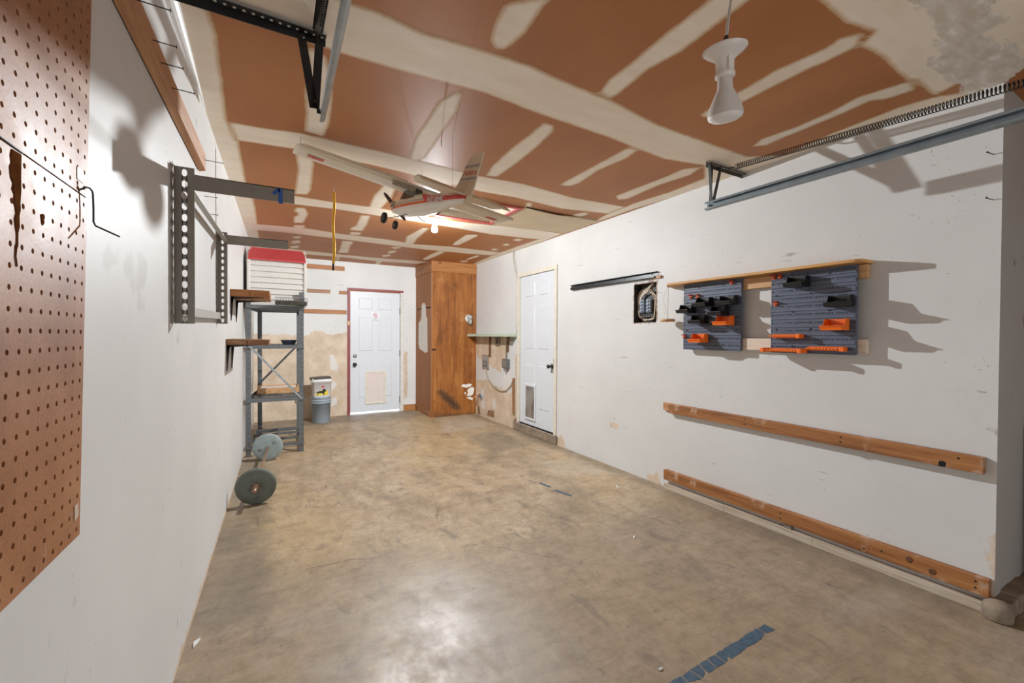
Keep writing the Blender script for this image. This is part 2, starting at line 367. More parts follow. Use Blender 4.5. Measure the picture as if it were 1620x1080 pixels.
def concrete():
    t = NT('stained_concrete'); co = t.coord()
    a = t.noise(t.coord((1, .8, 1)), 1.1, 7, .65, .6)
    b = t.noise(t.coord((3.2, 1.6, 1), rot=(0, 0, -.35)), 1.5, 7, .68, .5)
    c1 = t.ramp(a, [(.32, (.25, .185, .125)), (.47, (.38, .29, .19)), (.6, (.46, .345, .22)), (.72, (.43, .365, .28))])
    c2 = t.ramp(b, [(.34, (.19, .155, .125)), (.5, (.38, .305, .22)), (.64, (.50, .43, .345))])
    c = t.mix(.55, c1, c2)
    fg = t.noise(t.coord((1.6, 1, 1), rot=(0, 0, -.4)), 26, 8, .72)
    c = t.mix(1., c, t.ramp(fg, [(.28, (.74, .72, .70)), (.5, (1, .985, .95)), (.72, (1.22, 1.2, 1.14))]), 'MULTIPLY')
    st = t.noise(t.coord((2.2, 11, 1), rot=(0, 0, .42)), 1.6, 7, .7, .4)
    c = t.mix(t.math('MULTIPLY', t.step(st, .56, .7), .4), c, (.20, .155, .115, 1))
    # broad ochre tone varying at random
    och = t.step(t.noise(t.coord((.5, .35, 1)), 1.4, 3, .5), .42, .6)
    c = t.mix(t.math('MULTIPLY', och, .35), c, (.50, .36, .175, 1))
    # dirty blotches
    d = t.noise(t.coord((5, 2.4, 1), rot=(0, 0, -.4)), 1.7, 8, .72, .8)
    c = t.mix(t.math('MULTIPLY', t.step(d, .53, .68), .62), c, (.15, .125, .105, 1))
    d2 = t.noise(co, 22, 5, .7)
    c = t.mix(t.math('MULTIPLY', t.step(t.math('MULTIPLY', d2, t.math('ADD', .75, t.math('MULTIPLY', d, .5))), .62, .72), .7), c, (.12, .10, .09, 1))
    # pale bare cement patches, plus the bulb's floor highlight painted in
    pl = t.math('ADD', t.attr('pale'), t.math('MULTIPLY', t.math('SUBTRACT', t.noise(t.coord((10, 4, 1), rot=(0, 0, -.4)), 1., 7, .7), .5), .34))
    c = t.mix(t.math('MULTIPLY', t.step(pl, -.03, .12), .38), c, (.50, .46, .41, 1))
    # light falloff painted in: near end of the slab darker and greyer
    nr = t.math('ADD', t.attr('near_falloff'), t.math('MULTIPLY', t.math('SUBTRACT', t.noise(t.coord((2, 1.2, 1)), 1.2, 6, .65), .5), .5))
    c = t.mix(t.math('MULTIPLY', t.step(nr, -.2, .22), .42), c, (.235, .19, .15, 1))
    c = t.mix(1., c, (.88, .86, .83, 1), 'MULTIPLY')
    # darker zones along the walls and in two floor patches
    dk = t.math('ADD', t.attr('dark_zones'), t.math('MULTIPLY', t.math('SUBTRACT', t.noise(co, 6, 6, .7), .5), .3))
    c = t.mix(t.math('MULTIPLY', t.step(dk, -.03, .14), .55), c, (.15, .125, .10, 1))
    hc = t.noise(t.coord((1.0, 2.3, 1), rot=(0, 0, .35)), 6, 10, .8, .2)
    c = t.mix(1., c, t.ramp(hc, [(.33, (.76, .73, .71)), (.5, (1, 1, 1)), (.68, (1.20, 1.19, 1.17))]), 'MULTIPLY')
    # cracks
    v = t.n('TexVoronoi', feature='DISTANCE_TO_EDGE'); v.inputs['Scale'].default_value = .85
    w = t.n('Mix', data_type='VECTOR'); w.inputs[0].default_value = .22
    nz = t.n('TexNoise'); t.l(co, nz.inputs['Vector']); nz.inputs['Scale'].default_value = 2.6; nz.inputs['Detail'].default_value = 6
    t.l(co, w.inputs[4]); t.l(nz.outputs['Color'], w.inputs[5]); t.l(w.outputs[1], v.inputs['Vector'])
    ck = t.math('SUBTRACT', 1., t.step(v.outputs['Distance'], .0, .005))
    ck = t.math('MULTIPLY', ck, t.step(t.noise(co, 1.1, 3), .5, .6))
    c = t.mix(t.math('MULTIPLY', ck, .6), c, (.07, .05, .04, 1))
    vs = t.n('TexVoronoi'); vs.inputs['Scale'].default_value = 9.; t.l(co, vs.inputs['Vector'])
    sx = t.n('SeparateColor'); t.l(vs.outputs['Color'], sx.inputs[0])
    dot = t.math('LESS_THAN', vs.outputs['Distance'], t.math('MULTIPLY', t.math('POWER', sx.outputs[0], 3.), .06))
    c = t.mix(t.math('MULTIPLY', dot, .7), c, (.09, .075, .065, 1))
    r = t.ramp(t.noise(t.coord((2, 1.4, 1)), 2.2, 7, .7), [(.35, (.34, .34, .34)), (.65, (.60, .60, .60))])
    t.bump(t.math('ADD', d2, t.math('MULTIPLY', a, .6)), .12, .004)
    return t.fin(c, r, 0, .5)

M_wall = wall_paint('scuffed_white_wall', False)
M_wallL = wall_paint('streaky_white_wall', True)
M_ceil = ceiling_board()
M_floor = concrete()
M_grey = wall_paint('shade_grey_paint', True, (.40, .38, .355))  # return wall's shade put into the paint colour
M_dark = plain('dark_timber_wall', (.10, .075, .055), .8)
M_pine = wood('orange_pine', (.15, .052, .014, 1), (.30, .118, .034, 1), (.42, .19, .065, 1), 1, .55, 1., (.44, .27, .17, 1))
M_pineX = wood('orange_pine_crosswise', (.20, .070, .018, 1), (.36, .145, .040, 1), (.47, .215, .070, 1), 0)
M_pineP = wood('pale_pine', (.42, .21, .085, 1), (.58, .33, .15, 1), (.68, .44, .23, 1), 1)
M_pineR = wood('raw_reddish_pine', (.33, .14, .055, 1), (.48, .24, .11, 1), (.58, .33, .18, 1), 1)
M_ply = wood('varnished_plywood', (.22, .075, .018, 1), (.345, .13, .03, 1), (.43, .185, .05, 1), 2, .42, .5, None, False)
M_white = plain('white_paint', (.68, .68, .67), .45, var=.05)
M_doorw = plain('white_door_paint', (.62, .65, .69), .42, var=.04)
M_cream = plain('aged_cream_paint', (.66, .62, .53), .5, var=.1, scale=12)
M_oldtrim = wood('worn_white_board', (.28, .20, .13, 1), (.47, .39, .30, 1), (.58, .51, .42, 1), 1, .6, 1, None, False)
M_curb = plain('dirty_concrete_curb', (.23, .18, .13), .8, var=.4, scale=9, bump=.3)
M_red = plain('maroon_paint', (.24, .045, .045), .5, var=.2)
M_redh = plain('red_hatch_paint', (.55, .10, .09), .5, var=.2)
M_black = plain('black_steel', (.022, .022, .022), .45, .3, var=.3)
M_hole = plain('hole_black', (.006, .006, .006), .9)
M_galv = plain('galvanised_steel', (.36, .39, .40), .38, .75, var=.18, scale=18)
M_galvb = plain('blue_grey_track_steel', (.27, .33, .37), .4, .6, var=.15, scale=14)
M_taupe = plain('taupe_enamel', (.235, .21, .175), .42, .2, var=.08)
M_greye = plain('grey_enamel', (.15, .16, .165), .45, .35, var=.12)
M_spring = plain('oiled_spring_steel', (.045, .04, .036), .35, .8)
M_brass = plain('tarnished_brass', (.40, .27, .12), .35, .8)

# ---------------------------------------------------------------- floor
pale = [[(.0, 2.05), (.25, 1.95), (.42, 2.0), (.35, 2.12), (.1, 2.2)], [(.05, 1.72), (.25, 1.68), (.3, 1.8), (.12, 1.85)],
        [(.4, 1.95), (.55, 1.35), (1.05, 1.2), (1.15, 1.6), (.9, 2.2), (.6, 2.3)], [(-.1, 1.85), (.05, 1.8), (.05, 1.9), (-.08, 1.95)],  # first outline: bulb highlight painted pale
        [(2.1, .9), (2.8, .75), (2.85, 1.0), (2.3, 1.05)], [(2.1, .35), (2.9, .3), (2.9, .6), (2.4, .62)],
        [(1.9, 5.3), (2.8, 5.4), (2.8, 6.3), (2.2, 6.3)], [(2.2, 3.2), (2.85, 2.9), (2.85, 3.5), (2.4, 3.7)]]
dark_zones = [[(2.72, .6), (3, .6), (3, 6.4), (2.75, 6.4)], [(-.4, 2.2), (.05, 2.2), (.0, 5.2), (-.4, 5.2)], [(-.4, 6.6), (2.2, 6.6), (2.2, 7.3), (-.4, 7.3)],
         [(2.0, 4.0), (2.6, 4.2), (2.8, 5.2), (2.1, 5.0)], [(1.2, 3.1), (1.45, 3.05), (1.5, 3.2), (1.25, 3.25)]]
fl = sheet('floor', rng(-.45, 3.1, .03, 4.2, 5.2), rng(.2, 7.3, .035, -.6, -1.5, -3.2), lambda u, v: (u, v, 0), attrs=dict(pale=pale, dark_zones=dark_zones, near_falloff=[[(-.5, -1), (3.2, -1), (3.2, 1.4), (2.6, 2.3), (1.2, 2.2), (.4, 2.6), (-.5, 2.6)]]))
setm(fl, M_floor)

# ---------------------------------------------------------------- ceiling with the attic hatch opening
HX0, HX1, HY0, HY1 = 1.40, 1.955, 3.40, 3.955
CEIL['LB'] = [(-.5, 1.6), (-.196, 1.6)] + CEIL['LB'][1:14] + [(-.5, 7.2)]
CEIL['B1'] += [(-.5, 1.69), (-.5, 1.88)]
for k in ('B3', 'B4', 'B5'): CEIL[k] = CEIL[k] + [(-.3, CEIL[k][-1][1]), (-.3, CEIL[k][0][1])]
CEIL['NB'] = [(-.6, .1), (1.4, .1), (1.4, .78), (-.6, .78)]
mud = [CEIL[k] for k in CEIL]
plaster = [[(1.80, .61), (1.919, .635), (2.035, .622), (2.218, .653), (2.487, .724), (2.708, .717), (2.896, .737), (3.0, .64), (2.858, .54), (2.678, .519), (2.547, .537), (2.372, .548), (2.376, .493), (2.291, .496), (2.216, .488), (2.082, .48), (1.83, .52)]]
cl = sheet('ceiling', rng(-.45, 3.02, .022, HX0, HX1, 4.2, 5.2), rng(.2, 7.3, .024, HY0, HY1, -.6, -1.5, -3.2), lambda u, v: (u, v, H),
           [(HX0, HX1, HY0, HY1)], dict(mud=mud, plaster=plaster), flip=True)
setm(cl, M_ceil)

# ---------------------------------------------------------------- left wall
m = {'bare': [[(1.9, -.1), (7.3, -.1), (7.3, .012), (2.4, .03), (1.9, .02)]], 'white': [[(1.96, 1.308), (2.375, 1.316), (2.40, 1.244), (2.25, 1.12), (1.988, 1.145)]], 'brown': [[(8, 8), (9, 8), (9, 9)]],
     'grey': [[(1.27, 1.476), (1.396, 1.50), (1.395, 1.43), (1.269, 1.413)], [(1.42, 1.493), (1.509, 1.499), (1.508, 1.40), (1.419, 1.423)], [(1.544, 1.51), (1.659, 1.512), (1.63, 1.386), (1.525, 1.42)], [(1.47, 1.41), (1.58, 1.42), (1.63, 1.33), (1.53, 1.33)], [(2.0, 1.30), (2.1, 1.30), (2.1, 1.24), (2.02, 1.22)]]}
wl = sheet('wall_left', rng(Y0, 7.3, .05), rng(0, H, .05), lambda u, v: (XL(u), u, v), attrs=m)
setm(wl, M_wallL)

# ---------------------------------------------------------------- right wall: openings for door and fuse panel
DR0, DR1, DRZ0, DRZ1 = 4.165, 4.985, .115, 2.075
PY0, PY1, PZ0, PZ1 = 2.634, 2.898, 1.408, 1.760
m = {'bare': [[(5.0, -.1), (6.4, -.1), (6.4, .56), (6.0, .60), (5.6, .52), (5.3, .62), (5.1, .60)], [(5.55, .74), (6.4, .95), (6.4, 1.29), (5.2, 1.29), (5.3, 1.12)],
              [(3.9, -.1), (4.1, -.1), (4.1, .11), (3.98, .13)], [(3.08, .38), (3.2, .38), (3.2, .43), (3.08, .44)], [(2.5, -.1), (2.75, -.1), (2.72, .05), (2.6, .09)],
              [(.60, -.1), (.632, -.1), (.632, .34), (.625, .38), (.60, .38)], [(5.0, .02), (5.1, .02), (5.1, 1.0), (5.0, 1.2)]],
     'white': [[(6.05, .12), (6.2, .12), (6.22, .42), (6.1, .45)], [(5.68, .17), (5.80, .17), (5.80, .33), (5.70, .35)], [(5.2, .45), (5.5, .50), (5.45, .72), (5.2, .70)], [(1.64, 1.28), (1.86, 1.28), (1.86, 1.6), (1.64, 1.6)]],
     'brown': [[(4.08, .0), (4.14, .0), (4.12, .12), (4.08, .09)], [(5.02, .1), (5.16, .06), (5.14, .14), (5.04, .17)], [(5.7, .03), (6.0, .03), (5.95, .14), (5.75, .16)],
               [(PY0-.02, PZ0-.012), (PY1+.012, PZ0-.012), (PY1+.012, PZ1+.015), (PY0-.02, PZ1+.02)], [(2.6, 1.76), (2.75, 1.76), (2.7, 1.80)], [(.605, .82), (.64, .82), (.64, .87), (.605, .87)],
               [(6.2, .0), (6.34, .0), (6.34, .2), (6.26, .14)]]}
wr = sheet('wall_right', rng(YE, 7.3, .035, DR0, DR1, PY0, PY1), rng(0, H, .035, DRZ0, DRZ1, PZ0, PZ1), lambda u, v: (XR, u, v),
           [(DR0, DR1, DRZ0, DRZ1), (PY0, PY1, PZ0, PZ1)], m, flip=True)
setm(wr, M_wall)

# ---------------------------------------------------------------- back wall with the outside door
BX0, BX1, BZ1 = 1.095, 1.90, 2.005
m = {'bare': [[(.40, -.1), (1.06, -.1), (1.06, 1.33), (.8, 1.28), (.62, 1.36), (.40, 1.25)], [(-.3, -.1), (.4, -.1), (.4, 1.28), (-.3, 1.3)], [(1.955, .2), (2.03, .2), (2.03, 1.0), (1.955, 1.05)]],
     'white': [[(.78, .98), (.86, .98), (.92, .80), (.90, .68), (.80, .74), (.78, .84)], [(.8, .16), (.92, .16), (.9, .3), (.8, .32)], [(.8, .38), (.92, .5), (.84, .58), (.78, .5)], [(1.97, .05), (2.15, .05), (2.15, .19), (1.97, .22)]],
     'brown': [[(8, 8), (9, 8), (9, 9)]]}
wb = sheet('wall_back', rng(-.4, 3.1, .05, BX0, BX1), rng(0, H, .05, BZ1), lambda u, v: (u, YB, v), [(BX0, BX1, -.1, BZ1)], m)
setm(wb, M_wall)

# ---------------------------------------------------------------- return of the right wall, side bay and garage-door end
m = {'bare': [[(9, 9), (9.1, 9), (9.1, 9.1)]], 'white': [[(9, 9), (9.1, 9), (9.1, 9.1)]], 'brown': [[(3.30, 1.32), (3.40, 1.32), (3.40, 1.42), (3.30, 1.42)]]}
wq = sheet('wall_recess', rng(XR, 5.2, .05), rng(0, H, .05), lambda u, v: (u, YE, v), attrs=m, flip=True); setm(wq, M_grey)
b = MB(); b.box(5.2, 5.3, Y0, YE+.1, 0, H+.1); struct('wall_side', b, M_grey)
b = MB(); b.box(-.6, .12, Y0-.1, Y0, 0, H+.1); b.box(2.62, 5.3, Y0-.1, Y0, 0, H+.1); b.box(.12, 2.62, Y0-.1, Y0, OPEN_H, H+.1); struct('wall_rear', b, M_grey)  # gap left in the rear wall to admit fill light
# outside ground seen under the back door
b = MB(); b.box(.6, 2.4, YB+.02, YB+1.6, -.06, -.015); struct('ground', b, plain('pale_paving', (.75, .74, .72), .8))

# curb under the return wall, sole board along the right wall, threshold under the inner door
b = MB()
for i in range(12):
    a0, a1 = i/12, (i+1)/12
    x0, x1 = XR-.05+a0*1.6, XR-.05+a1*1.6
    w0 = .060+.006*sin(i*2.1); b.box(x0, x1, YE-w0, YE+.02, 0, .075+.012*sin(i*1.3))
b.lathe([(.050, 0), (.052, .04), (.046, .068), (.026, .082), (0, .085)], (XR-.045, YE-.02, 0), n=16)
struct('baseboard_recess', b, M_curb, bevel=.008)
b = MB()
ys = [YE+.015, 1.36, 1.95, 2.50]
for i in range(len(ys)-1):
    t = .0012*sin(i*2.7); b.box(XR-.042-t*.3, XR+.005, ys[i], ys[i+1], 0, .046+t)
struct('baseboard_right', b, M_oldtrim, bevel=.003)
b = MB(); b.box(XR-.028, XR+.1, 4.10, 5.12, 0, .108); struct('trim_1', b, M_curb, bevel=.01)
b = MB(); b.box(1.955, 2.175, YB-.022, YB, 0, .10); struct('baseboard_back', b, M_pineX, bevel=.003)
# rounded white corner strip, left wall to ceiling
b = MB()
prof = [(0, 0), (.034, 0), (.031, -.014), (.024, -.024), (.014, -.031), (0, -.034)]
for y0, y1 in ((.3, 2.75),):
    rings = [[(XL(y)+px*k, y, H+pz*k) for px, pz in prof] for y, k in ((y0, 1), (1.9, 1), (2.3, .6), (y1, .1))]
    b.loft(rings, True, False)
struct('trim_2', b, M_white)
BULB = (1.405, 4.07, 2.33)
# ================================================================ LEFT WALL
def pegboard_mat(name, c0, c1, c2):
    t = NT(name); co = t.coord()
    a = t.noise(co, 4, 6, .65); f = t.noise(co, 160, 3, .6)
    c = t.ramp(t.math('ADD', t.math('MULTIPLY', a, .7), t.math('MULTIPLY', f, .3)), [(.36, c0), (.5, c1), (.64, c2)])
    s = t.noise(t.coord((1, 16, 3), rot=(.4, 0, 0)), 2., 5, .7)
    c = t.mix(t.math('MULTIPLY', t.step(s, .62, .76), .4), c, (.62, .50, .42, 1))
    t.bump(f, .12, .002)
    return t.fin(c, t.ramp(a, [(.35, (.42, .42, .42)), (.65, (.58, .58, .58))]), 0, .4)
M_peg = pegboard_mat('brown_hardboard', (.22, .080, .028), (.32, .130, .048), (.40, .182, .076))
M_tear = plain('torn_board_core', (.10, .036, .012), 1., var=.4, scale=40, spec=0)
M_labelp = plain('sticker_residue', (.55, .44, .34), .7)

def perforated(y0, y1, z0, z1, edge, pitch=.0305, hr=.0043, dx=.014, th=.0045):
    """hardboard with real drilled holes; edge(z) is the y of its leaning far edge"""
    mb = MB(); n = 10
    ny = int((y1-y0)/pitch); nz = int(round((z1-z0)/pitch)); pz = (z1-z0)/nz
    def W(y, z, d): return (XL(y)+dx+d, y, z)
    for j in range(nz):
        for i in range(ny+1):
            ca, cb = z0+j*pz, z0+(j+1)*pz
            off = edge((ca+cb)/2)
            ys0 = off-(i+1)*pitch; ys1 = off-i*pitch
            if ys0 < y0: break
            cy, cz = (ys0+ys1)/2, (ca+cb)/2
            sh = lambda z: edge(z)-off
            outer = []; inner = []; innb = []
            for k in range(n):
                a = 2*pi*k/n+pi/n*0; c_, s_ = cos(a), sin(a); q = max(abs(c_), abs(s_))
                oy, oz = cy+c_/q*pitch/2, cz+s_/q*pz/2
                outer.append(W(oy+sh(oz), oz, th)); inner.append(W(cy+c_*hr, cz+s_*hr, th)); innb.append(W(cy+c_*hr, cz+s_*hr, 0))
            corners = [W(ys1+sh(cb), cb, th), W(ys0+sh(cb), cb, th), W(ys0+sh(ca), ca, th), W(ys1+sh(ca), ca, th)]
            fs = [(k, (k+1) % n, n+(k+1) % n, n+k) for k in range(n)] + [(n+k, n+(k+1) % n, 2*n+(k+1) % n, 2*n+k) for k in range(n)]
            mb.add(outer+inner+innb, fs)
            # square corners between the ring's outer points
            quad = [pi/4, 3*pi/4, 5*pi/4, 7*pi/4]
            for q in range(4):
                ks = [k for k in range(n) if (2*pi*k/n) <= quad[q]]
                k0 = ks[-1]; k1 = (k0+1) % n
                if abs(2*pi*k0/n-quad[q]) > 1e-4:
                    mb.add([outer[k0], corners[q], outer[k1]], [(0, 1, 2)])
    # cut edges of the sheet
    e0, e1 = edge(z0), edge(z1)
    mb.add([W(e0, z0, th), W(e1, z1, th), W(e1, z1, -.012), W(e0, z0, -.012)], [(0, 1, 2, 3)])
    mb.add([W(y0, z0, th), W(e0, z0, th), W(e0, z0, -.012), W(y0, z0, -.012)], [(0, 1, 2, 3)])
    return mb, W, th
edge = lambda z: 1.086+(z-.902)*.070
mb, W, th = perforated(.45, 1.13, .902, 1.5375, edge)
t = thing('pegboard', 'brown perforated hardboard sheet with torn crack, below the horizontal seam on the left wall', 'pegboard', (XL(.9), .9, .9), 'perforated sheets on the left wall')
part('panel', mb, M_peg, t)
def hole_shade_sheet(z0, z1):
    q = MB(); q.add([(XL(y)+d, y, z) for d in (.003, .006) for y, z in ((.46, z0), (edge(z0)-.012, z0), (edge(z1)-.012, z1), (.46, z1))], [(3, 2, 1, 0), (4, 5, 6, 7), (0, 1, 5, 4), (1, 2, 6, 5), (2, 3, 7, 6), (3, 0, 4, 7)]); return q
M_back = plain('hole_shade_black', (.010, .006, .004), .95, spec=.1)  # black sheet added behind the boards, painting the shade inside the holes
part('hole_shade_sheet', hole_shade_sheet(.91, 1.53), M_back, t)
cr = MB()
def cw(y, z): return (XL(y)+.014+th+.0006, y, z)
crack = [(.866, 1.534), (.890, 1.535), (.8885, 1.502), (.889, 1.485), (.886, 1.465), (.887, 1.455), (.883, 1.444), (.884, 1.43), (.880, 1.42), (.8795, 1.40), (.877, 1.398), (.8745, 1.386), (.878, 1.372), (.8755, 1.371), (.872, 1.385), (.8735, 1.40), (.8765, 1.405), (.877, 1.418), (.874, 1.428), (.872, 1.438), (.876, 1.447), (.874, 1.455), (.870, 1.462), (.872, 1.472), (.8665, 1.478), (.869, 1.487), (.863, 1.494), (.861, 1.507), (.865, 1.515), (.863, 1.524)]
cr.prism([cw(*p) for p in crack], (.0006, 0, 0))
cr.prism([cw(*p) for p in [(.947, 1.463), (.955, 1.466), (.957, 1.452), (.951, 1.446)]], (.0006, 0, 0))
part('tear', cr, M_tear, t, label='torn dark split in the board face')
st = MB(); st.prism([cw(*p) for p in [(1.062, .935), (1.078, .94), (1.078, .965), (1.062, .963)]], (.0006, 0, 0))
part('tape_residue', st, M_labelp, t)
mb, W, th = perforated(.45, 1.22, 1.5405, 2.26, edge)
t = thing('pegboard', 'brown perforated hardboard sheet above the seam, top sheet on the left wall', 'pegboard', (XL(.9), .9, 1.55), 'perforated sheets on the left wall')
part('panel', mb, M_peg, t)
part('hole_shade_sheet', hole_shade_sheet(1.545, 2.25), M_back, t)
st = MB(); st.prism([cw(*p) for p in [(1.083, 1.562), (1.112, 1.562), (1.112, 1.585), (1.083, 1.585)]], (.0006, 0, 0))
part('sticker', st, plain('pale_sticker', (.62, .60, .56), .5), t, label='pale square sticker residue')

# bent wire hook in the seam
mb = MB()
def wp(y, d, z): return (XL(y)+d, y, z)
mb.tube([wp(1.088, .013, 1.539), wp(1.092, .023, 1.547), wp(1.100, .026, 1.553), wp(1.108, .029, 1.554), wp(1.114, .0305, 1.551), wp(1.1165, .031, 1.546), wp(1.119, .031, 1.518), wp(1.1185, .031, 1.493), wp(1.121, .033, 1.486), wp(1.133, .066, 1.471)], .0017, 8)
solo('wire_hook', mb, M_black, 'bent black wire hook hanging from the pegboard seam', 'hook', (XL(1.08), 1.08, 1.54))
mb = MB(); mb.tube([wp(.60, .024, 1.5385), wp(.75, .022, 1.5385), wp(.893, .0195, 1.5385)], .0016, 6)
solo('metal_rod', mb, M_black, 'thin black rod lying along the pegboard seam above the crack', 'rod', (XL(.8), .8, 1.545))

# long furring strip with nails, high on the left wall
def Lq(y, d, z): return (XL(y)+d, y, z)
y0, y1 = 1.205, 2.53
t = thing('wood_batten', 'orange pine batten studded with nails high on the left wall', 'batten', (XL(y0), y0, 2.03))
mb = MB()
mb.add([Lq(y, d, z) for y in (y0, y1) for d, z in ((.0035, 2.058), (.03, 2.066), (.03, 2.142), (.0035, 2.142))], [(3, 2, 1, 0), (4, 5, 6, 7), (0, 1, 5, 4), (1, 2, 6, 5), (2, 3, 7, 6), (3, 0, 4, 7)])
part('board', mb, M_pineR, t, bevel=.002)
for y, z, ln in ((1.40, 2.112, .075), (1.56, 2.108, .06), (1.66, 2.10, .058), (1.80, 2.095, .066), (2.51, 2.112, .075)):
    nb = MB(); nb.tube([Lq(y, .024, z), Lq(y, .024+ln, z-.002)], .0016, 6); nb.lathe([(.0042, 0), (.0042, .0016)], Lq(y, .024+ln, z-.002), (1, 0, 0), 8)
    part('nail', nb, M_black, t)
for i, (y, z, ln) in enumerate(((2.62, 2.06, .035), (2.74, 2.0, .05), (2.83, 1.93, .045))):
    nb = MB(); nb.tube([Lq(y, -.004, z), Lq(y, ln, z)], .0016, 6); nb.lathe([(.004, 0), (.004, .0015)], Lq(y, ln, z), (1, 0, 0), 8)
    solo('nail', nb, M_black, ['black nail in the bare left wall just past the batten end', 'middle black nail between the batten end and the far upright', 'lowest black nail in the left wall by the metal frame rail'][i], 'nail', Lq(y, 0, z), 'nails in the left wall')

# slotted-angle wall frame with two arms
t = thing('metal_shelf_frame', 'taupe slotted steel wall frame with two empty shelf arms', 'shelf frame', (XL(2.0), 2.0, 1.32))
def slotted(y, z0, z1, w):
    mb = MB(); d0 = .004
    n = int((z1-z0)/.0395); p = (z1-z0)/n; th = .0022
    x0 = XL(y)+d0
    a, b_ = w*.37, w*.63
    mb.box(x0, x0+a, y, y+th, z0, z1); mb.box(x0+b_, x0+w, y, y+th, z0, z1)
    for k in range(n+1):
        zc = z0+k*p; mb.box(x0+a, x0+b_, y, y+th, max(z0, zc-p*.19), min(z1, zc+p*.19)); mb.box(x0+a, x0+a+w*.045, y, y+th, max(z0, zc-p*.30), min(z1, zc+p*.30)); mb.box(x0+b_-w*.045, x0+b_, y, y+th, max(z0, zc-p*.30), min(z1, zc+p*.30))
    # flange flat on the wall, slotted too
    mb.box(x0, x0+.002, y-.044, y-.030, z0, z1); mb.box(x0, x0+.002, y-.014, y, z0, z1)
    for k in range(n+1):
        zc = z0+k*p; mb.box(x0, x0+.002, y-.030, y-.014, max(z0, zc-p*.16), min(z1, zc+p*.16))
    return mb
def arm(y, z0, z1, ln, tape):
    mb = MB(); x0 = XL(y)
    mb.add([(x0+dx, y-.004+dy, z) for dx, a, b in ((.05, z0+.002, z1), (ln, z0+.004, z1+.004)) for dy in (0, .0035) for z in (a, b)],
           [(0, 1, 3, 2), (4, 6, 7, 5), (0, 4, 5, 1), (2, 3, 7, 6), (0, 2, 6, 4), (1, 5, 7, 3)])
    mb.box(x0+.05, x0+ln, y-.004, y+.02, z1-.0005, z1+.0025)
    return mb
part('upright', slotted(1.985, 1.317, 1.898, .060), M_taupe, t)
part('upright', slotted(3.20, 1.345, 1.915, .050), M_taupe, t)
a1 = part('arm', arm(1.99, 1.815, 1.873, .398, True), M_taupe, t)
part('arm', arm(3.205, 1.84, 1.897, .39, False), M_taupe, t)
mb = MB(); x1 = XL(2)
def tq(a, b): return (x1+a, 1.9845, b)
mb.prism([tq(.340, 1.812), tq(.356, 1.812), tq(.353, 1.874), tq(.339, 1.874)], (0, .001, 0))
mb.prism([tq(.318, 1.852), tq(.324, 1.842), tq(.346, 1.862), tq(.343, 1.875), tq(.334, 1.873)], (0, .001, 0))
o = part('tape_numeral', mb, plain('blue_tape', (.02, .09, .33), .6), a1, label='blue tape numeral 1')
for z0, z1, d in ((1.822, 1.862, .03), (1.345, 1.385, .012)):
    mb = MB(); ya, yb = 1.99, 3.2
    def rq(y, d, z): return (XL(y)+d, y, z)
    for (da, db, za, zb) in ((.006+d, .0085+d, z0, z1), (.006+d, .03+d, z0, z0+.0025)):
        mb.add([rq(y, dd, z+(.028 if y == yb else 0)) for y in (ya, yb) for dd, z in ((da, za), (db, za), (db, zb), (da, zb))], [(3, 2, 1, 0), (4, 5, 6, 7), (0, 1, 5, 4), (1, 2, 6, 5), (2, 3, 7, 6), (3, 0, 4, 7)])
    part('rail', mb, plain('pale_grey_enamel', (.42, .41, .37), .45, .2), t)

# two short wooden shelves on black brackets
def wall_shelf(y0, y1, z0, z1, wd, tilt, mat, label):
    t = thing('wall_shelf', label, 'shelf', (XL(y0), y0, z0), 'short wooden shelves on the left wall')
    mb = MB(); k = (z1-z0)
    for i in range(2):
        dd0, dd1 = .002+i*wd*.49, wd*.485+i*wd*.515
        mb.add([(XL(y)+dd, y, z+tilt*dd) for y in (y0, y1) for dd, z in ((dd0, z0), (dd1, z0), (dd1, z1), (dd0, z1))], [(3, 2, 1, 0), (4, 5, 6, 7), (0, 1, 5, 4), (1, 2, 6, 5), (2, 3, 7, 6), (3, 0, 4, 7)])
    part('board', mb, mat, t, bevel=.002)
    for yb in (y0+.055, y1-.09):
        x = XL(yb); bb = MB()
        bb.prism([(x+.003, yb, z0-.19), (x+.006, yb, z0-.19), (x+.02, yb, z0-.004), (x+.003, yb, z0-.004)], (0, .003, 0))
        bb.box(x+.001, x+.004, yb-.012, yb+.014, z0-.19, z0-.001)
        bb.box(x+.002, x+wd*.85, yb-.012, yb+.014, z0-.004, z0-.0008)
        bb.prism([(x+.004, yb, z0-.06), (x+.02, yb, z0-.02), (x+wd*.8, yb, z0-.004), (x+.004, yb, z0-.004)], (0, .002, 0))
        part('bracket', bb, M_black, t)
wall_shelf(3.95, 4.52, 1.578, 1.632, .266, 0, M_pineX, 'short orange-brown wooden shelf on black brackets, upper one on the left wall')
wall_shelf(3.66, 4.15, 1.205, 1.245, .268, -.02, wood('dark_edged_pine', (.13, .055, .02, 1), (.25, .11, .04, 1), (.55, .40, .26, 1), 0), 'short pale-topped wooden shelf, lower one on the left wall')
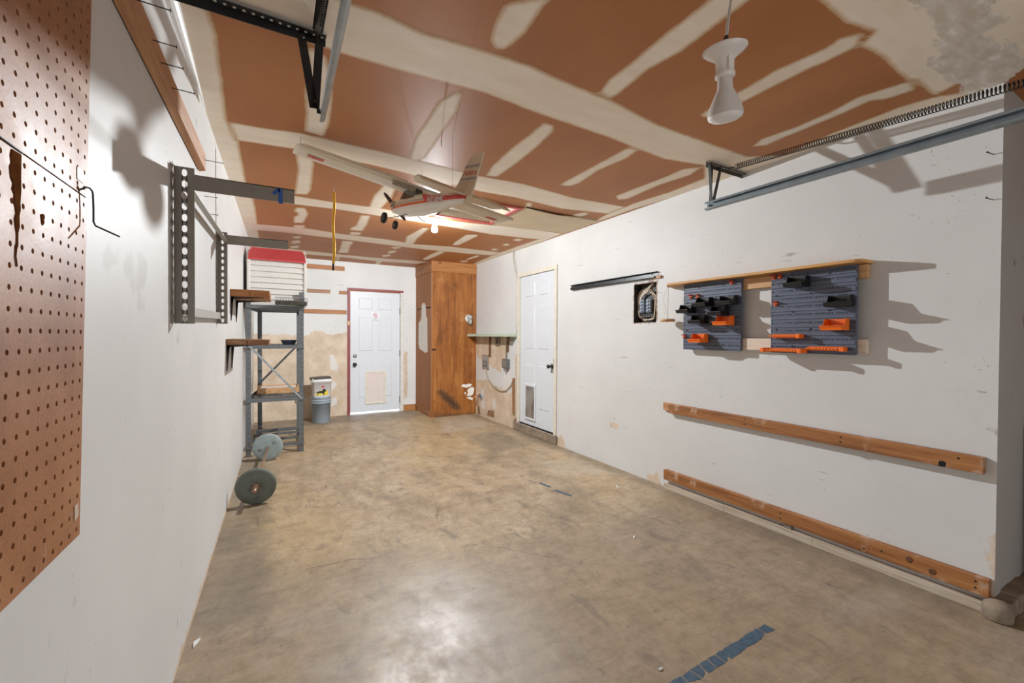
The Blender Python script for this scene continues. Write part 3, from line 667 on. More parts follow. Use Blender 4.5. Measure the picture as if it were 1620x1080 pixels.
# ================================================================ STEEL RACK AND WHAT STANDS ON IT
t = thing('steel_shelving_unit', 'grey slotted-steel shelving rack with wire decks against the left wall', 'shelving unit', (.03, 5.65, 0))
FL, FR, BL, BR = (-.236, 5.20), (.305, 5.20), (-.150, 6.02), (.318, 6.02)
def rk(u, v):  # u 0..1 left-right, v 0..1 front-back
    a = Vector(FL)*(1-u)+Vector(FR)*u; c = Vector(BL)*(1-u)+Vector(BR)*u; q = a*(1-v)+c*v
    return q.x, q.y
def post(x, y, sx, sy, top):
    mb = MB(); w = .046
    mb.box(x, x+sx*w, y, y+sy*.0025, 0, top); mb.box(x, x+sx*.0025, y, y+sy*.035, 0, top)
    mb.cm = 1
    for k in range(int(top/.052)):
        z = .04+k*.052
        yy = y-.0006 if sy > 0 else y+.0006
        mb.lathe([(.0045, 0), (.0045, .0004)], (x+sx*w*.5, yy, z), (0, -1 if sy > 0 else 1, 0), 8)
        xx = x+(-.0006 if sx > 0 else .0006)
        mb.lathe([(.0045, 0), (.0045, .0004)], (xx, y+sy*.018, z), (-sx, 0, 0), 8)
    return mb
for (x, y), sx, sy, top in ((FL, 1, 1, 1.70), (FR, -1, 1, 1.745), (BL, 1, -1, 1.62), (BR, -1, -1, 1.70)):
    part('post', post(x, y, sx, sy, top), [M_greye, M_hole], t)
M_wire = plain('zinc_wire', (.16, .165, .165), .4, .6)
for z, hgt, deck in ((1.592, .036, True), (1.170, .038, True), (.612, .042, True), (.115, .030, False)):
    mb = MB(); e = .004
    c = [rk(0, 0), rk(1, 0), rk(1, 1), rk(0, 1)]
    for i in range(4):
        a, b = c[i], c[(i+1) % 4]
        mb.bar((a[0], a[1], z-hgt/2), (b[0], b[1], z-hgt/2), .004, hgt); mb.bar((a[0], a[1], z-hgt), (b[0], b[1], z-hgt), .022, .003)
    part('shelf_beam', mb, M_greye, t)
    mb = MB()
    if deck:
        for k in range(1, 16):
            a, b = rk(k/16, 0), rk(k/16, 1); mb.tube([(a[0], a[1], z-.012), (b[0], b[1], z-.012)], .0024, 5)
        for k in range(1, 14):
            a, b = rk(0, k/14), rk(1, k/14); mb.tube([(a[0], a[1], z-.016), (b[0], b[1], z-.016)], .0028, 5)
        for k in range(1, 4):
            a, b = rk(0, k/4), rk(1, k/4); mb.bar((a[0], a[1], z-.026), (b[0], b[1], z-.026), .03, .012)
        part('wire_deck', mb, M_wire, t)
    else:
        for v in (.28, .55, .80):
            a, b = rk(0, v), rk(1, v); q = MB(); q.bar((a[0], a[1], z-.012+v*.05), (b[0], b[1], z-.012+v*.05), .02, .026)
            part('crossbar', q, M_greye, t)
mb = MB(); mb.bar((-.215, 5.193, 1.175), (.285, 5.193, .585), .022, .004, (0, 1, 0)); part('brace', mb, M_galv, t, label='bright diagonal front brace')
mb = MB(); mb.bar((.30, 6.025, 1.17), (-.12, 6.025, .70), .024, .004, (0, 1, 0)); part('brace', mb, M_greye, t)

# slatted white dog house with red roof on top
t = thing('dog_house', 'white clapboard toy house with red roof on top of the steel rack', 'dog house', (.05, 5.55, 1.60))
hx0, hx1, hy0, hy1, hz0, hz1 = -.228, .338, 5.252, 5.79, 1.596, 2.075
M_side = plain('white_vinyl_siding', (.62, .61, .57), .5, var=.05)
mb = MB(); mb2 = MB(); n = 8; p = (hz1-hz0)/n
for k in range(n):
    z = hz0+k*p
    mb.add([(x, y, zz) for x in (hx0+.03, hx1-.03) for y, zz in ((hy0-.002, z), (hy0+.014, z+p), (hy0+.03, z+p), (hy0+.03, z))], [(3, 2, 1, 0), (4, 5, 6, 7), (0, 1, 5, 4), (1, 2, 6, 5), (2, 3, 7, 6), (3, 0, 4, 7)])
    mb2.add([(x, y, zz) for x in (hx0+.03, hx1-.03) for y, zz in ((hy1+.002, z), (hy1-.014, z+p), (hy1-.03, z+p), (hy1-.03, z))], [(3, 2, 1, 0), (4, 5, 6, 7), (0, 1, 5, 4), (1, 2, 6, 5), (2, 3, 7, 6), (3, 0, 4, 7)])
part('front_siding', mb, M_side, t); part('rear_siding', mb2, M_side, t)
ridge = 2.225; ym = (hy0+hy1)/2
for x0, x1 in ((hx0, hx0+.03), (hx1-.03, hx1)):
    mb = MB(); mb.prism([(x0, hy0-.008, hz0), (x0, hy1+.008, hz0), (x0, hy1+.008, hz1), (x0, ym+.06, ridge+.01), (x0, ym-.06, ridge+.01), (x0, hy0-.008, hz1)], (x1-x0, 0, 0))
    part('gable_end', mb, M_side, t, bevel=.006)
mb = MB()
for s in (-1, 1):
    ye = hy0-.02 if s < 0 else hy1+.02
    mb.add([(x, y, z) for x in (hx0+.012, hx1-.012) for y, z in ((ye, hz1-.006), (ym+s*.05, ridge), (ym+s*.05, ridge+.012), (ye, hz1+.008))], [(3, 2, 1, 0), (4, 5, 6, 7), (0, 1, 5, 4), (1, 2, 6, 5), (2, 3, 7, 6), (3, 0, 4, 7)])
mb.box(hx0+.012, hx1-.012, ym-.06, ym+.06, ridge-.004, ridge+.012)
part('roof', mb, plain('red_roof_plastic', (.50, .055, .060), .6, var=.15, scale=60, bump=.3), t)
mb = MB(); mb.box(hx0+.02, hx1-.02, hy0+.02, hy1-.02, hz0, hz0+.012); part('base', mb, M_side, t)

# dark wire tray under the house front
t = thing('wire_tray', 'black wire tray standing in front of the white toy house', 'tray', (.19, 5.20, 1.595))
mb = MB()
tx0, tx1, ty0, ty1 = .03, .335, 5.085, 5.19
for z in (1.635, 1.672):
    mb.tube([(tx0, ty0, z), (tx1, ty0, z), (tx1, ty1, z), (tx0, ty1, z)], .0018, 5, closed=True)
for k in range(13):
    x = tx0+(tx1-tx0)*k/12; mb.tube([(x, ty1, 1.672), (x, ty1, 1.60), (x, ty0, 1.60), (x, ty0, 1.672)], .0014, 5)
part('wire_basket', mb, M_wire, t)
mb = MB(); mb.box(tx0+.004, tx1-.004, ty0+.004, ty1-.002, 1.597, 1.634); part('liner', mb, plain('mossy_liner', (.06, .055, .04), .9, var=.6, scale=60, bump=.4), t, bevel=.006)

# navy bowl
mb = MB(); mb.smooth = True
mb.lathe([(.052, 0), (.056, .004), (.068, .032), (.080, .058), (.083, .062), (.079, .062), (.064, .034), (.05, .008), (0, .007)], (.165, 5.34, 1.1615), n=32)
solo('bowl', mb, plain('navy_glaze', (.018, .03, .055), .3), 'small navy blue bowl on the rack deck beneath the top shelf', 'bowl', (.165, 5.34, 1.1615))

# shallow white-lined wooden tray
t = thing('wooden_tray', 'shallow pine-framed white tray lying on the middle rack deck', 'tray', (.08, 5.83, .604))
mb = MB(); bx0, bx1, by0, by1 = -.145, .285, 5.62, 5.99
mb.box(bx0, bx1, by0, by0+.014, .604, .668); mb.box(bx0, bx1, by1-.014, by1, .604, .668); mb.box(bx0, bx0+.014, by0+.014, by1-.014, .604, .668); mb.box(bx1-.014, bx1, by0+.014, by1-.014, .604, .668)
part('frame', mb, M_pineP, t, bevel=.002)
mb = MB(); mb.box(bx0+.013, bx1-.013, by0+.013, by1-.013, .630, .652); part('liner', mb, plain('white_board', (.70, .70, .70), .5), t)

# ---------------------------------------------------------------- barbell
A = Vector((-.112, 3.60, .137)); B = Vector((-.030, 5.09, .137)); d = (B-A).normalized()
t = thing('barbell', 'barbell with two grey-green cement plates on the floor by the left wall', 'barbell', (-.07, 4.35, 0))
mb = MB(); mb.tube([A, A+d*.11], .0135, 12); mb.tube([A+d*.11, B], .0135, 12)
part('bar', mb, plain('rusty_chrome_bar', (.34, .22, .15), .4, .6, var=.35, scale=60), t)
def plate(cc, sgn, col, txt):
    p = [(.016, -.018), (.05, -.018), (.118, -.018), (.130, -.014), (.136, -.004), (.136, .006), (.130, .015), (.118, .018), (.05, .018), (.016, .018)]
    q = MB(); q.lathe(p, cc, d, 56)
    o = part('weight_plate', q, col, t)
    if txt:
        s = d.cross(Vector((0, 0, 1))).normalized()
        for ang in (.62, 3.5):
            lb = MB(); pos = cc - d*.0185 + (s*cos(ang)+Vector((0, 0, 1))*sin(ang))*.072
            fx = (s*cos(ang-.9)+Vector((0, 0, 1))*sin(ang-.9)); fy = fx.cross(d)*-1
            m = frame(pos, s, Vector((0, 0, 1)))
            old = lb.M; lb.M = m
            for bx in ((-.016, .016, .012, .0145), (-.016, .016, -.0145, -.012), (-.016, -.0135, -.0145, .0145), (.0135, .016, -.0145, .0145), (-.007, .007, -.003, .0), (-.007, -.004, -.008, .008)):
                lb.box(bx[0], bx[1], bx[2], bx[3], -.0012, .0012)
            lb.M = old
            part('cast_marking', lb, plain('dark_cast_mark', (.10, .12, .12), .6), o)
    return o
plate(A+d*.135, -1, plain('grey_green_cement', (.125, .145, .125), .65, var=.25, scale=18), False)
plate(B-d*.10, 1, plain('pale_grey_cement', (.27, .33, .33), .6, var=.15, scale=18), True)
for cc in (A+d*.108, B-d*.065):
    q = MB(); q.lathe([(.016, -.010), (.024, -.010), (.024, .010), (.016, .010)], cc, d, 16)
    u = d.orthogonal().normalized(); w_ = d.cross(u)
    for k in range(6):
        a = k*pi/3; q.bar(cc+(u*cos(a)+w_*sin(a))*.018, cc+(u*cos(a)+w_*sin(a))*.036, .012, .014, d)
    part('spinlock_collar', q, plain('rusty_steel', (.26, .17, .12), .5, .6, var=.4, scale=80), t)

# ---------------------------------------------------------------- stacked pails
t = thing('bucket', 'grey-blue plastic bucket on the floor, lower of the stacked pair', 'bucket', (.632, 6.86, 0), 'stacked pails by the back wall')
M_bb = plain('grey_blue_plastic', (.31, .37, .43), .45, var=.06)
mb = MB(); c = (.632, 6.86, 0)
mb.lathe([(.118, 0), (.121, .004), (.131, .285), (.137, .285), (.137, .293), (.132, .295), (.133, .318), (.139, .318), (.139, .326), (.134, .328), (.1345, .355), (.142, .357), (.143, .368), (.136, .371), (.128, .37), (.12, .30), (.112, .01), (0, .01)], c, n=48)
part('body', mb, M_bb, t)
mb = MB(); mb.tube([(c[0]+.146*cos(a), c[1]-.146*abs(sin(a))*.9-.004, .318-.075*abs(sin(a))**.7) for a in [pi*k/16 for k in range(17)]], .0022, 6); part('bail_handle', mb, M_galv, t)
mb = MB(); mb.lathe([(.138, .371), (.141, .373), (.141, .377), (0, .377)], c, n=48); part('lid', mb, M_bb, t)
t = thing('litter_pail', 'white square pail with a dog picture, stacked on the grey-blue bucket', 'bucket', (.635, 6.86, .377), 'stacked pails by the back wall')
def rsq(cx, cy, w, z, r=.035, n=6):
    out = []
    for qx, qy, a0 in ((1, 1, 0), (-1, 1, pi/2), (-1, -1, pi), (1, -1, 3*pi/2)):
        for k in range(n): a = a0+pi/2*k/(n-1); out.append((cx+qx*(w-r)+r*cos(a), cy+qy*(w-r)+r*sin(a), z))
    return out
cx, cy = .635, 6.86
mb = MB(); mb.loft([rsq(cx, cy, w, z) for w, z in ((.112, .377), (.116, .382), (.128, .590), (.137, .592), (.137, .640), (.131, .642), (.124, .60), (.11, .39))])
part('body', mb, plain('white_plastic', (.74, .74, .73), .4, var=.03), t)
mb = MB(); mb.loft([rsq(cx, cy, w, z) for w, z in ((.139, .642), (.141, .648), (.139, .658), (.12, .662))]); o = part('lid', mb, plain('dark_lid_plastic', (.05, .045, .04), .5), t)
o.rotation_euler = (0, -.05, 0)
mb = MB(); mb.tube([(.52, 6.72, .652), (.50, 6.71, .63), (.49, 6.72, .60), (.50, 6.74, .575)], .007, 8); part('handle', mb, plain('yellowed_grip', (.62, .56, .42), .5), t)
fy = cy-.1235
def fq(a, z, d=0): return (cx+a, cy-.114-(z-.382)*.058-.0015-d, z)
mb = MB(); mb.prism([fq(a, z) for a, z in [(-.085, .405), (.075, .405), (.083, .43), (.07, .475), (.03, .49), (-.03, .47), (-.075, .445)]], (0, -.0006, 0)); part('label', mb, plain('yellow_print', (.75, .60, .06), .5), t)
dog = [(-.072, .405), (-.055, .408), (-.052, .43), (-.038, .442), (-.02, .437), (.0, .437), (.014, .43), (.02, .407), (.036, .405), (.036, .412), (.03, .413), (.03, .44), (.038, .455), (.05, .46), (.052, .478), (.044, .494), (.03, .502), (.014, .497), (.008, .478), (-.005, .470), (-.04, .468), (-.058, .458), (-.085, .455), (-.09, .449), (-.06, .447), (-.066, .42)]
mb = MB(); mb.prism([fq(a, z, .0008) for a, z in dog], (0, -.0005, 0)); part('dog_picture', mb, plain('black_print', (.015, .015, .015), .5), t)
mb = MB(); mb.prism([fq(.012+.019*cos(2*pi*k/20), .532+.017*sin(2*pi*k/20), 0) for k in range(20)], (0, -.0005, 0)); part('round_mark', mb, plain('red_print', (.60, .06, .07), .5), t)
mb = MB()
for a, z, w in ((-.06, .52, .03), (-.045, .535, .02), (-.075, .502, .02)): mb.prism([fq(a, z), fq(a+w, z+.006), fq(a+w, z+.011), fq(a, z+.005)], (0, -.0005, 0))
part('lettering_smear', mb, plain('grey_print', (.35, .36, .37), .5), t)
# ================================================================ DOORS
def door_slab(w, h, th, mat):
    """six-panel slab in local coords: x 0..w, z 0..h, face at y=0 looking to -y"""
    me = bpy.data.meshes.new('slab'); bm = bmesh.new()
    xs = [0, .115*w/.8, .365*w/.8, .435*w/.8, .685*w/.8, w]; zs = [0, .22, .80, .98, 1.56, 1.66, 1.87, h]
    vg = [[bm.verts.new((x, 0, z)) for z in zs] for x in xs]; fs = []
    for i in range(len(xs)-1):
        for j in range(len(zs)-1):
            f = bm.faces.new((vg[i][j], vg[i+1][j], vg[i+1][j+1], vg[i][j+1]))
            if i in (1, 3) and j in (1, 3, 5): fs.append(f)
    bmesh.ops.inset_individual(bm, faces=fs, thickness=.012, depth=-.009)
    bmesh.ops.inset_individual(bm, faces=fs, thickness=.022, depth=0)
    bmesh.ops.inset_individual(bm, faces=fs, thickness=.010, depth=.006)
    ed = [e for e in bm.edges if e.is_boundary]
    r = bmesh.ops.extrude_edge_only(bm, edges=ed)
    for v in [g for g in r['geom'] if isinstance(g, bmesh.types.BMVert)]: v.co.y += th
    be = [e for e in bm.edges if e.is_boundary and all(abs(v.co.y-th) < 1e-5 for v in e.verts)]
    bmesh.ops.contextual_create(bm, geom=be)
    bmesh.ops.recalc_face_normals(bm, faces=bm.faces)
    bm.to_mesh(me); bm.free(); me.materials.append(mat); return me
def knob(mb, c, ax, r=.027):
    mb.lathe([(.030, 0), (.031, .004), (.018, .010), (.011, .016), (.011, .034), (.020, .040), (r, .050), (r, .060), (.018, .068), (0, .070)], c, ax, 24)

# back door: door_1
o = bpy.data.objects.new('door_1', door_slab(BX1-BX0-.012, BZ1-.038, .04, M_doorw)); COL.objects.link(o); o.location = (BX0+.006, YB+.012, .030); o['kind'] = 'structure'; D1 = o
def dpart(name, mb, mats, parent, bevel=0):
    q = bpy.data.objects.new(name, mb.mesh(name, parent.location)); COL.objects.link(q); q.parent = parent; setm(q, mats)
    if bevel: bev(q, bevel)
    return q
mb = MB(); yf = YB+.012
px0, px1, pz0, pz1 = 1.332, 1.668, .148, .692
mb.box(px0, px1, yf-.014, yf, pz0, pz0+.036); mb.box(px0, px1, yf-.014, yf, pz1-.03, pz1); mb.box(px0, px0+.036, yf-.014, yf, pz0+.036, pz1-.03); mb.box(px1-.036, px1, yf-.014, yf, pz0+.036, pz1-.03)
q = dpart('pet_door', mb, M_cream, D1, .004)
def sub(name, mb, mats, parent, bevel=0):
    base = Vector(); p = parent
    while p is not None: base += p.location; p = p.parent
    s = bpy.data.objects.new(name, mb.mesh(name, base)); COL.objects.link(s); s.parent = parent; setm(s, mats)
    if bevel: bev(s, bevel)
    return s
mb = MB(); mb.box(px0+.034, px1-.034, yf-.008, yf-.001, pz0+.034, pz1-.028); sub('flap', mb, plain('pinkish_vinyl', (.66, .58, .55), .5, var=.04), q, .002)
mb = MB(); mb.box(px0+.15, px0+.20, yf-.016, yf-.008, pz1-.055, pz1-.045); sub('flap_pull', mb, M_cream, q)
mb = MB(); knob(mb, (1.168, yf, .808), (0, -1, 0)); dpart('doorknob', mb, M_black, D1)
mb = MB(); mb.lathe([(.030, 0), (.030, .008), (.02, .016), (0, .017)], (1.172, yf, .945), (0, -1, 0), 24); mb.box(1.169, 1.175, yf-.026, yf-.016, .93, .96); dpart('deadbolt', mb, plain('dull_nickel', (.32, .32, .30), .35, .7), D1)
for z in (.20, .98, 1.70):
    mb = MB(); mb.tube([(BX1-.003, yf-.006, z-.05), (BX1-.003, yf-.006, z+.05)], .008, 8); dpart('hinge', mb, plain('dark_hinge', (.08, .075, .07), .5, .5), D1)
# no-smoking notice
t = thing('no_smoking_sign', 'small white no smoking sign stuck on the back door', 'sign', (1.49, yf, 1.515))
mb = MB(); mb.box(1.424, 1.560, yf-.002, yf-.0005, 1.512, 1.660); part('plate', mb, plain('white_sticker', (.70, .70, .74), .4, var=.02), t)
mb = MB()
ring = []
cx_, cz_ = 1.494, 1.612
for k in range(28):
    a0, a1 = 2*pi*k/28, 2*pi*(k+1)/28
    mb.prism([(cx_+cos(a0)*.036, yf-.0022, cz_+sin(a0)*.036), (cx_+cos(a1)*.036, yf-.0022, cz_+sin(a1)*.036), (cx_+cos(a1)*.029, yf-.0022, cz_+sin(a1)*.029), (cx_+cos(a0)*.029, yf-.0022, cz_+sin(a0)*.029)], (0, -.0005, 0))
mb.bar((cx_-.022, yf-.0026, cz_+.022), (cx_+.022, yf-.0026, cz_-.022), .0007, .007, (1, 0, 1))
part('prohibition_ring', mb, M_redp if 'M_redp' in globals() else plain('sign_red', (.48, .07, .12), .5), t)
mb = MB(); mb.box(cx_-.02, cx_+.014, yf-.0026, yf-.0021, cz_-.004, cz_+.004); part('cigarette', mb, plain('sign_black', (.03, .03, .04), .5), t)
mb = MB(); fm = lambda z: frame((1.492, yf-.0022, z), (1, 0, 0), (0, 0, 1))
text_into(mb, 'NO', .030, fm(1.560)); text_into(mb, 'SMOKING', .0235, fm(1.531)); part('lettering', mb, plain('sign_navy', (.03, .05, .13), .5), t)
# maroon frame and white hinge jamb
mb = MB(); mb.box(BX0-.040, BX0, YB-.022, YB+.06, 0, BZ1+.034); mb.box(BX0, BX1+.05, YB-.022, YB+.06, BZ1, BZ1+.034); struct('trim_3', mb, M_red, bevel=.003)
mb = MB(); mb.box(BX0, BX1, YB-.004, YB+.05, BZ1-.012, BZ1); struct('trim_4', mb, M_pineX)
mb = MB(); mb.box(BX1, BX1+.055, YB-.018, YB+.06, 0, BZ1); struct('trim_5', mb, plain('old_white_jamb', (.62, .61, .57), .55, var=.12), bevel=.003)
mb = MB(); mb.box(BX0-.045, BX0-.012, YB-.030, YB-.022, 1.44, 1.51); mb.box(BX0-.02, BX0+.004, YB-.028, YB-.020, 1.455, 1.495); solo('hasp', mb, plain('worn_brass_hasp', (.36, .25, .14), .5, .5), 'brass hasp screwed to the maroon jamb of the back door', 'hasp', (BX0-.03, YB-.022, 1.475), bevel=.001)

# inner door in the right wall: door_2
o = bpy.data.objects.new('door_2', door_slab(DR1-DR0-.008, DRZ1-DRZ0-.012, .04, M_doorw)); COL.objects.link(o); o['kind'] = 'structure'
o.rotation_euler = (0, 0, -pi/2); o.location = (XR+.012, DR1-.004, DRZ0+.008); D2 = o
def d2part(name, mb, mats, bevel=0, parent=None):
    q = bpy.data.objects.new(name, mb.mesh(name)); COL.objects.link(q); q.parent = parent or D2
    if parent is None: q.matrix_parent_inverse = (Matrix.Translation(D2.location) @ D2.rotation_euler.to_matrix().to_4x4()).inverted()
    setm(q, mats)
    if bevel: bev(q, bevel)
    return q
xf = XR+.012; a0, a1, c0, c1 = 4.585, 4.852, .188, .655
mb = MB()
mb.box(xf-.016, xf, a0, a1, c0, c0+.03); mb.box(xf-.016, xf, a0, a1, c1-.03, c1); mb.box(xf-.016, xf, a0, a0+.03, c0+.03, c1-.03); mb.box(xf-.016, xf, a1-.03, a1, c0+.03, c1-.03)
q = d2part('pet_door', mb, M_doorw, .004)
mb = MB(); mb.box(xf-.013, xf-.009, a0+.028, a1-.028, c0+.028, c1-.028)
fl_ = NT('smoky_flap'); co = fl_.coord((3, 3, 1.)); ff = fl_.noise(co, 3., 4, .6)
d2part('flap', mb, fl_.fin(fl_.ramp(ff, [(.40, (.09, .075, .06)), (.60, (.24, .21, .18))]), .15, 0, .6), 0, q)
mb = MB(); knob(mb, (xf, 4.235, .918), (-1, 0, 0), .024); d2part('doorknob', mb, M_black)
mb = MB(); mb.box(xf-.003, xf, 4.18, 4.205, .83, 1.02); d2part('strike_plate', mb, M_brass)
mb = MB(); mb.box(xf-.004, xf+.002, 4.166, 4.172, .55, 1.1); d2part('edge_weatherstrip', mb, M_brass)
# casing
mb = MB(); mb.box(XR-.016, XR, DR0-.052, DR0, .0+.108, DRZ1+.05); mb.box(XR-.016, XR, DR1, DR1+.05, .108, DRZ1+.05); mb.box(XR-.016, XR, DR0, DR1, DRZ1, DRZ1+.05)
mb.box(XR, XR+.09, DR0-.02, DR0, .108, DRZ1+.02); mb.box(XR, XR+.09, DR1, DR1+.02, .108, DRZ1+.02); mb.box(XR, XR+.09, DR0, DR1, DRZ1, DRZ1+.02)
struct('trim_6', mb, M_cream, bevel=.003)
mb = MB(); mb.box(XR+.0, XR+.06, DR0, DR1, .09, DRZ0+.006); struct('trim_7', mb, M_hole)

# ================================================================ PLYWOOD CLOSET IN THE CORNER
cx0, cy0 = 2.170, 6.400
t = thing('plywood_closet', 'tall varnished plywood closet in the far right corner', 'closet', (2.55, 6.8, 0))
me_attr = {'stain': [[(2.26, .40), (2.32, .44), (2.5, .31), (2.64, .16), (2.68, .08), (2.55, .09), (2.36, .27)]],
           'dirt': [[(2.2, -.1), (2.93, -.1), (2.93, .02), (2.2, .06)]]}
def closet_front():
    tt = NT('closet_front_plywood'); sc = (14, 14, 1.2)
    a = tt.noise(tt.coord(sc), 1., 7, .65, 1.2); b = tt.noise(tt.coord((1.5, 1.5, 1)), 2.6, 7, .7)
    c = tt.ramp(tt.math('ADD', tt.math('MULTIPLY', a, .6), tt.math('MULTIPLY', b, .4)), [(.36, (.15, .048, .010)), (.5, (.285, .100, .022)), (.64, (.40, .165, .042))])
    w = tt.step(tt.noise(tt.coord((1, 1, 1.5)), 2.1, 5, .6), .60, .75)
    c = tt.mix(tt.math('MULTIPLY', w, .4), c, (.58, .36, .18, 1))
    dn = tt.noise(tt.coord((9, 9, 9)), 2.2, 6, .7)
    e = tt.math('ADD', tt.attr('stain'), tt.math('MULTIPLY', tt.math('SUBTRACT', dn, .5), .10))
    c = tt.mix(tt.math('MULTIPLY', tt.step(e, -.04, .05), .9), c, (.05, .03, .02, 1))
    e2 = tt.math('ADD', tt.attr('dirt'), tt.math('MULTIPLY', tt.math('SUBTRACT', dn, .5), .22))
    c = tt.mix(tt.math('MULTIPLY', tt.step(e2, -.03, .04), .8), c, (.10, .06, .035, 1))
    k = tt.n('TexVoronoi'); tt.l(tt.coord((6, 6, 2.2)), k.inputs['Vector']); k.inputs['Scale'].default_value = 1.
    c = tt.mix(tt.step(k.outputs['Distance'], .02, .10), (.14, .045, .012, 1), c)
    return tt.fin(c, .42, 0, .4)
o = sheet('front_panel', rng(cx0, XR-.001, .03), rng(0, 2.30, .03), lambda u, v: (u-2.55, cy0-6.8, v), attrs=me_attr); del o['kind']; o.parent = t; setm(o, closet_front())
mb = MB(); mb.box(cx0, cx0+.012, cy0+.012, YB-.002, .0, 1.72); mb.box(cx0, cx0+.012, cy0+.012, YB-.002, 1.735, 2.30); part('side_panel', mb, wood('dark_varnished_side', (.17, .055, .012, 1), (.30, .108, .024, 1), (.38, .155, .040, 1), 2, .6, .5, None, False), t)
mb = MB(); mb.prism([(cx0-.0015, y, z) for y, z in [(6.60, 1.03), (6.70, 1.00), (7.02, 1.06), (7.09, 1.14), (7.08, 1.50), (6.98, 1.53), (6.93, 1.58), (6.92, 1.78), (6.85, 1.82), (6.76, 1.81), (6.70, 1.76), (6.68, 1.6), (6.62, 1.56)]], (.001, 0, 0)); part('bare_patch', mb, plain('bare_white_board', (.70, .67, .61), .7), t, label='bare white patch where the veneer tore off')
mb = MB(); mb.box(cx0-.012, XR-.003, cy0-.016, cy0, 2.285, H-.001); part('crown_board', mb, M_pineX, t, bevel=.003)
mb = MB(); mb.box(cx0-.012, cx0+.004, cy0, YB-.002, 2.285, H-.001); part('crown_board', mb, M_pine, t, bevel=.003)
mb = MB(); mb.box(cx0-.006, cx0+.006, cy0-.010, cy0+.040, 0, 2.285); part('corner_stile', mb, M_ply, t, bevel=.003)
mb = MB(); mb.box(cx0-.014, cx0, cy0+.06, YB-.024, 0, .105); part('kick_board', mb, M_pine, t, bevel=.003)
mb = MB(); mb.box(cx0-.004, cx0+.06, cy0-.014, cy0-.008, 1.055, 1.075); mb.lathe([(.006, 0), (.009, .012), (0, .02)], (cx0+.05, cy0-.012, 1.065), (0, -1, 0), 12); part('latch', mb, M_black, t)
mb = MB()
for pts in ([(2.66, .47), (2.70, .50), (2.76, .49), (2.80, .505), (2.86, .49), (2.83, .455), (2.76, .44), (2.71, .45)], [(2.80, .425), (2.86, .448), (2.90, .42), (2.88, .33), (2.84, .30), (2.76, .31), (2.79, .36), (2.77, .385)], [(2.76, .285), (2.82, .29), (2.88, .26), (2.86, .23), (2.80, .25)], [(2.72, .36), (2.75, .37), (2.75, .34), (2.73, .33)]):
    mb.prism([(x, cy0-.0012, z) for x, z in pts], (0, .001, 0))
part('flaked_paint', mb, plain('flaky_white_paint', (.72, .70, .66), .7, var=.1), t)

# jelly-jar light on the closet
t = thing('wall_light', 'jelly-jar light with clear glass globe on the plywood closet front', 'wall light', (2.792, cy0, 1.54))
mb = MB(); mb.lathe([(.062, 0), (.064, .008), (.056, .016), (.04, .020), (0, .020)], (2.792, cy0, 1.565), (0, -1, 0), 28); part('backplate', mb, M_white, t)
mb = MB(); mb.lathe([(.036, 0), (.038, .03), (.036, .032), (0, .032)], (2.792, cy0-.055, 1.565), (0, 0, 1), 24); mb.box(2.775, 2.809, cy0-.055, cy0-.01, 1.572, 1.595); part('socket_cap', mb, plain('cast_white_metal', (.55, .55, .54), .4, .3), t)
gl = NT('clear_glass'); gl.b.inputs['Transmission Weight'].default_value = .85; gl.b.inputs['IOR'].default_value = 1.45
mb = MB(); mb.lathe([(.034, .0), (.038, -.03), (.038, -.07), (.030, -.092), (.012, -.102), (0, -.103)], (2.792, cy0-.055, 1.566), n=28, caps=False); part('glass_globe', mb, gl.fin((.86, .87, .86, 1), .08), t)
mb = MB(); mb.lathe([(.012, 0), (.012, -.02), (.022, -.045), (.022, -.06), (.01, -.075), (0, -.077)], (2.792, cy0-.055, 1.566), n=20); part('bulb', mb, M_white, t)
mb = MB(); mb.tube([(2.792+.05*cos(a), cy0-.03, 1.565+.05*sin(a)) for a in [pi*k/12 for k in range(13)]], .004, 6); part('guard_hoop', mb, M_galv, t)

# ================================================================ RAW FURRING STRIPS ON THE BACK WALL
for i, (x0, x1, z0, z1, lb) in enumerate(((-.2, 1.012, 2.300, 2.372, 'topmost orange wood strip on the back wall, under the ceiling'), (-.2, .80, 1.935, 1.990, 'long middle wood strip on the back wall, beside the white toy house'),
        (.93, 1.050, 1.930, 1.985, 'short wood strip butted against the maroon door frame'), (-.2, 1.040, 1.615, 1.680, 'lowest wood strip on the back wall, running behind the rack'))):
    mb = MB(); mb.box(x0, x1, YB-.014, YB, z0, z1)
    solo('wood_rail', mb, M_pineX if i != 1 else wood('dull_strip', (.15, .07, .03, 1), (.30, .15, .07, 1), (.42, .25, .13, 1), 0), lb, 'wood strip', ((x0+x1)/2, YB, z0), 'wood strips on the back wall', .002)

# ================================================================ LAUNDRY CORNER OF THE RIGHT WALL
t = thing('wall_shelf', 'mint-green painted shelf on the right wall above the laundry hookups', 'shelf', (2.85, 5.7, 1.27))
M_mint = wood('mint_green_paint', (.36, .44, .34, 1), (.47, .56, .44, 1), (.56, .63, .52, 1), 1, .5, 1, None, False)
mb = MB(); mb.box(2.765, XR-.001, 5.065, cy0-.004, 1.272, 1.312); part('board', mb, M_mint, t, bevel=.003)
for y in (5.865, 5.30):
    mb = MB(); mb.box(XR-.026, XR-.001, y-.014, y+.014, .965 if y > 5.5 else 1.06, 1.271); part('cleat', mb, wood('dark_cleat', (.09, .04, .02, 1), (.17, .075, .035, 1), (.24, .12, .06, 1), 2), t)
t = thing('outlet_box', 'dark metal outlet box right under the mint-green shelf', 'outlet', (XR, 5.61, 1.2))
mb = MB(); mb.box(XR-.030, XR-.001, 5.55, 5.68, 1.145, 1.262); part('box', mb, M_taupe, t, bevel=.004)
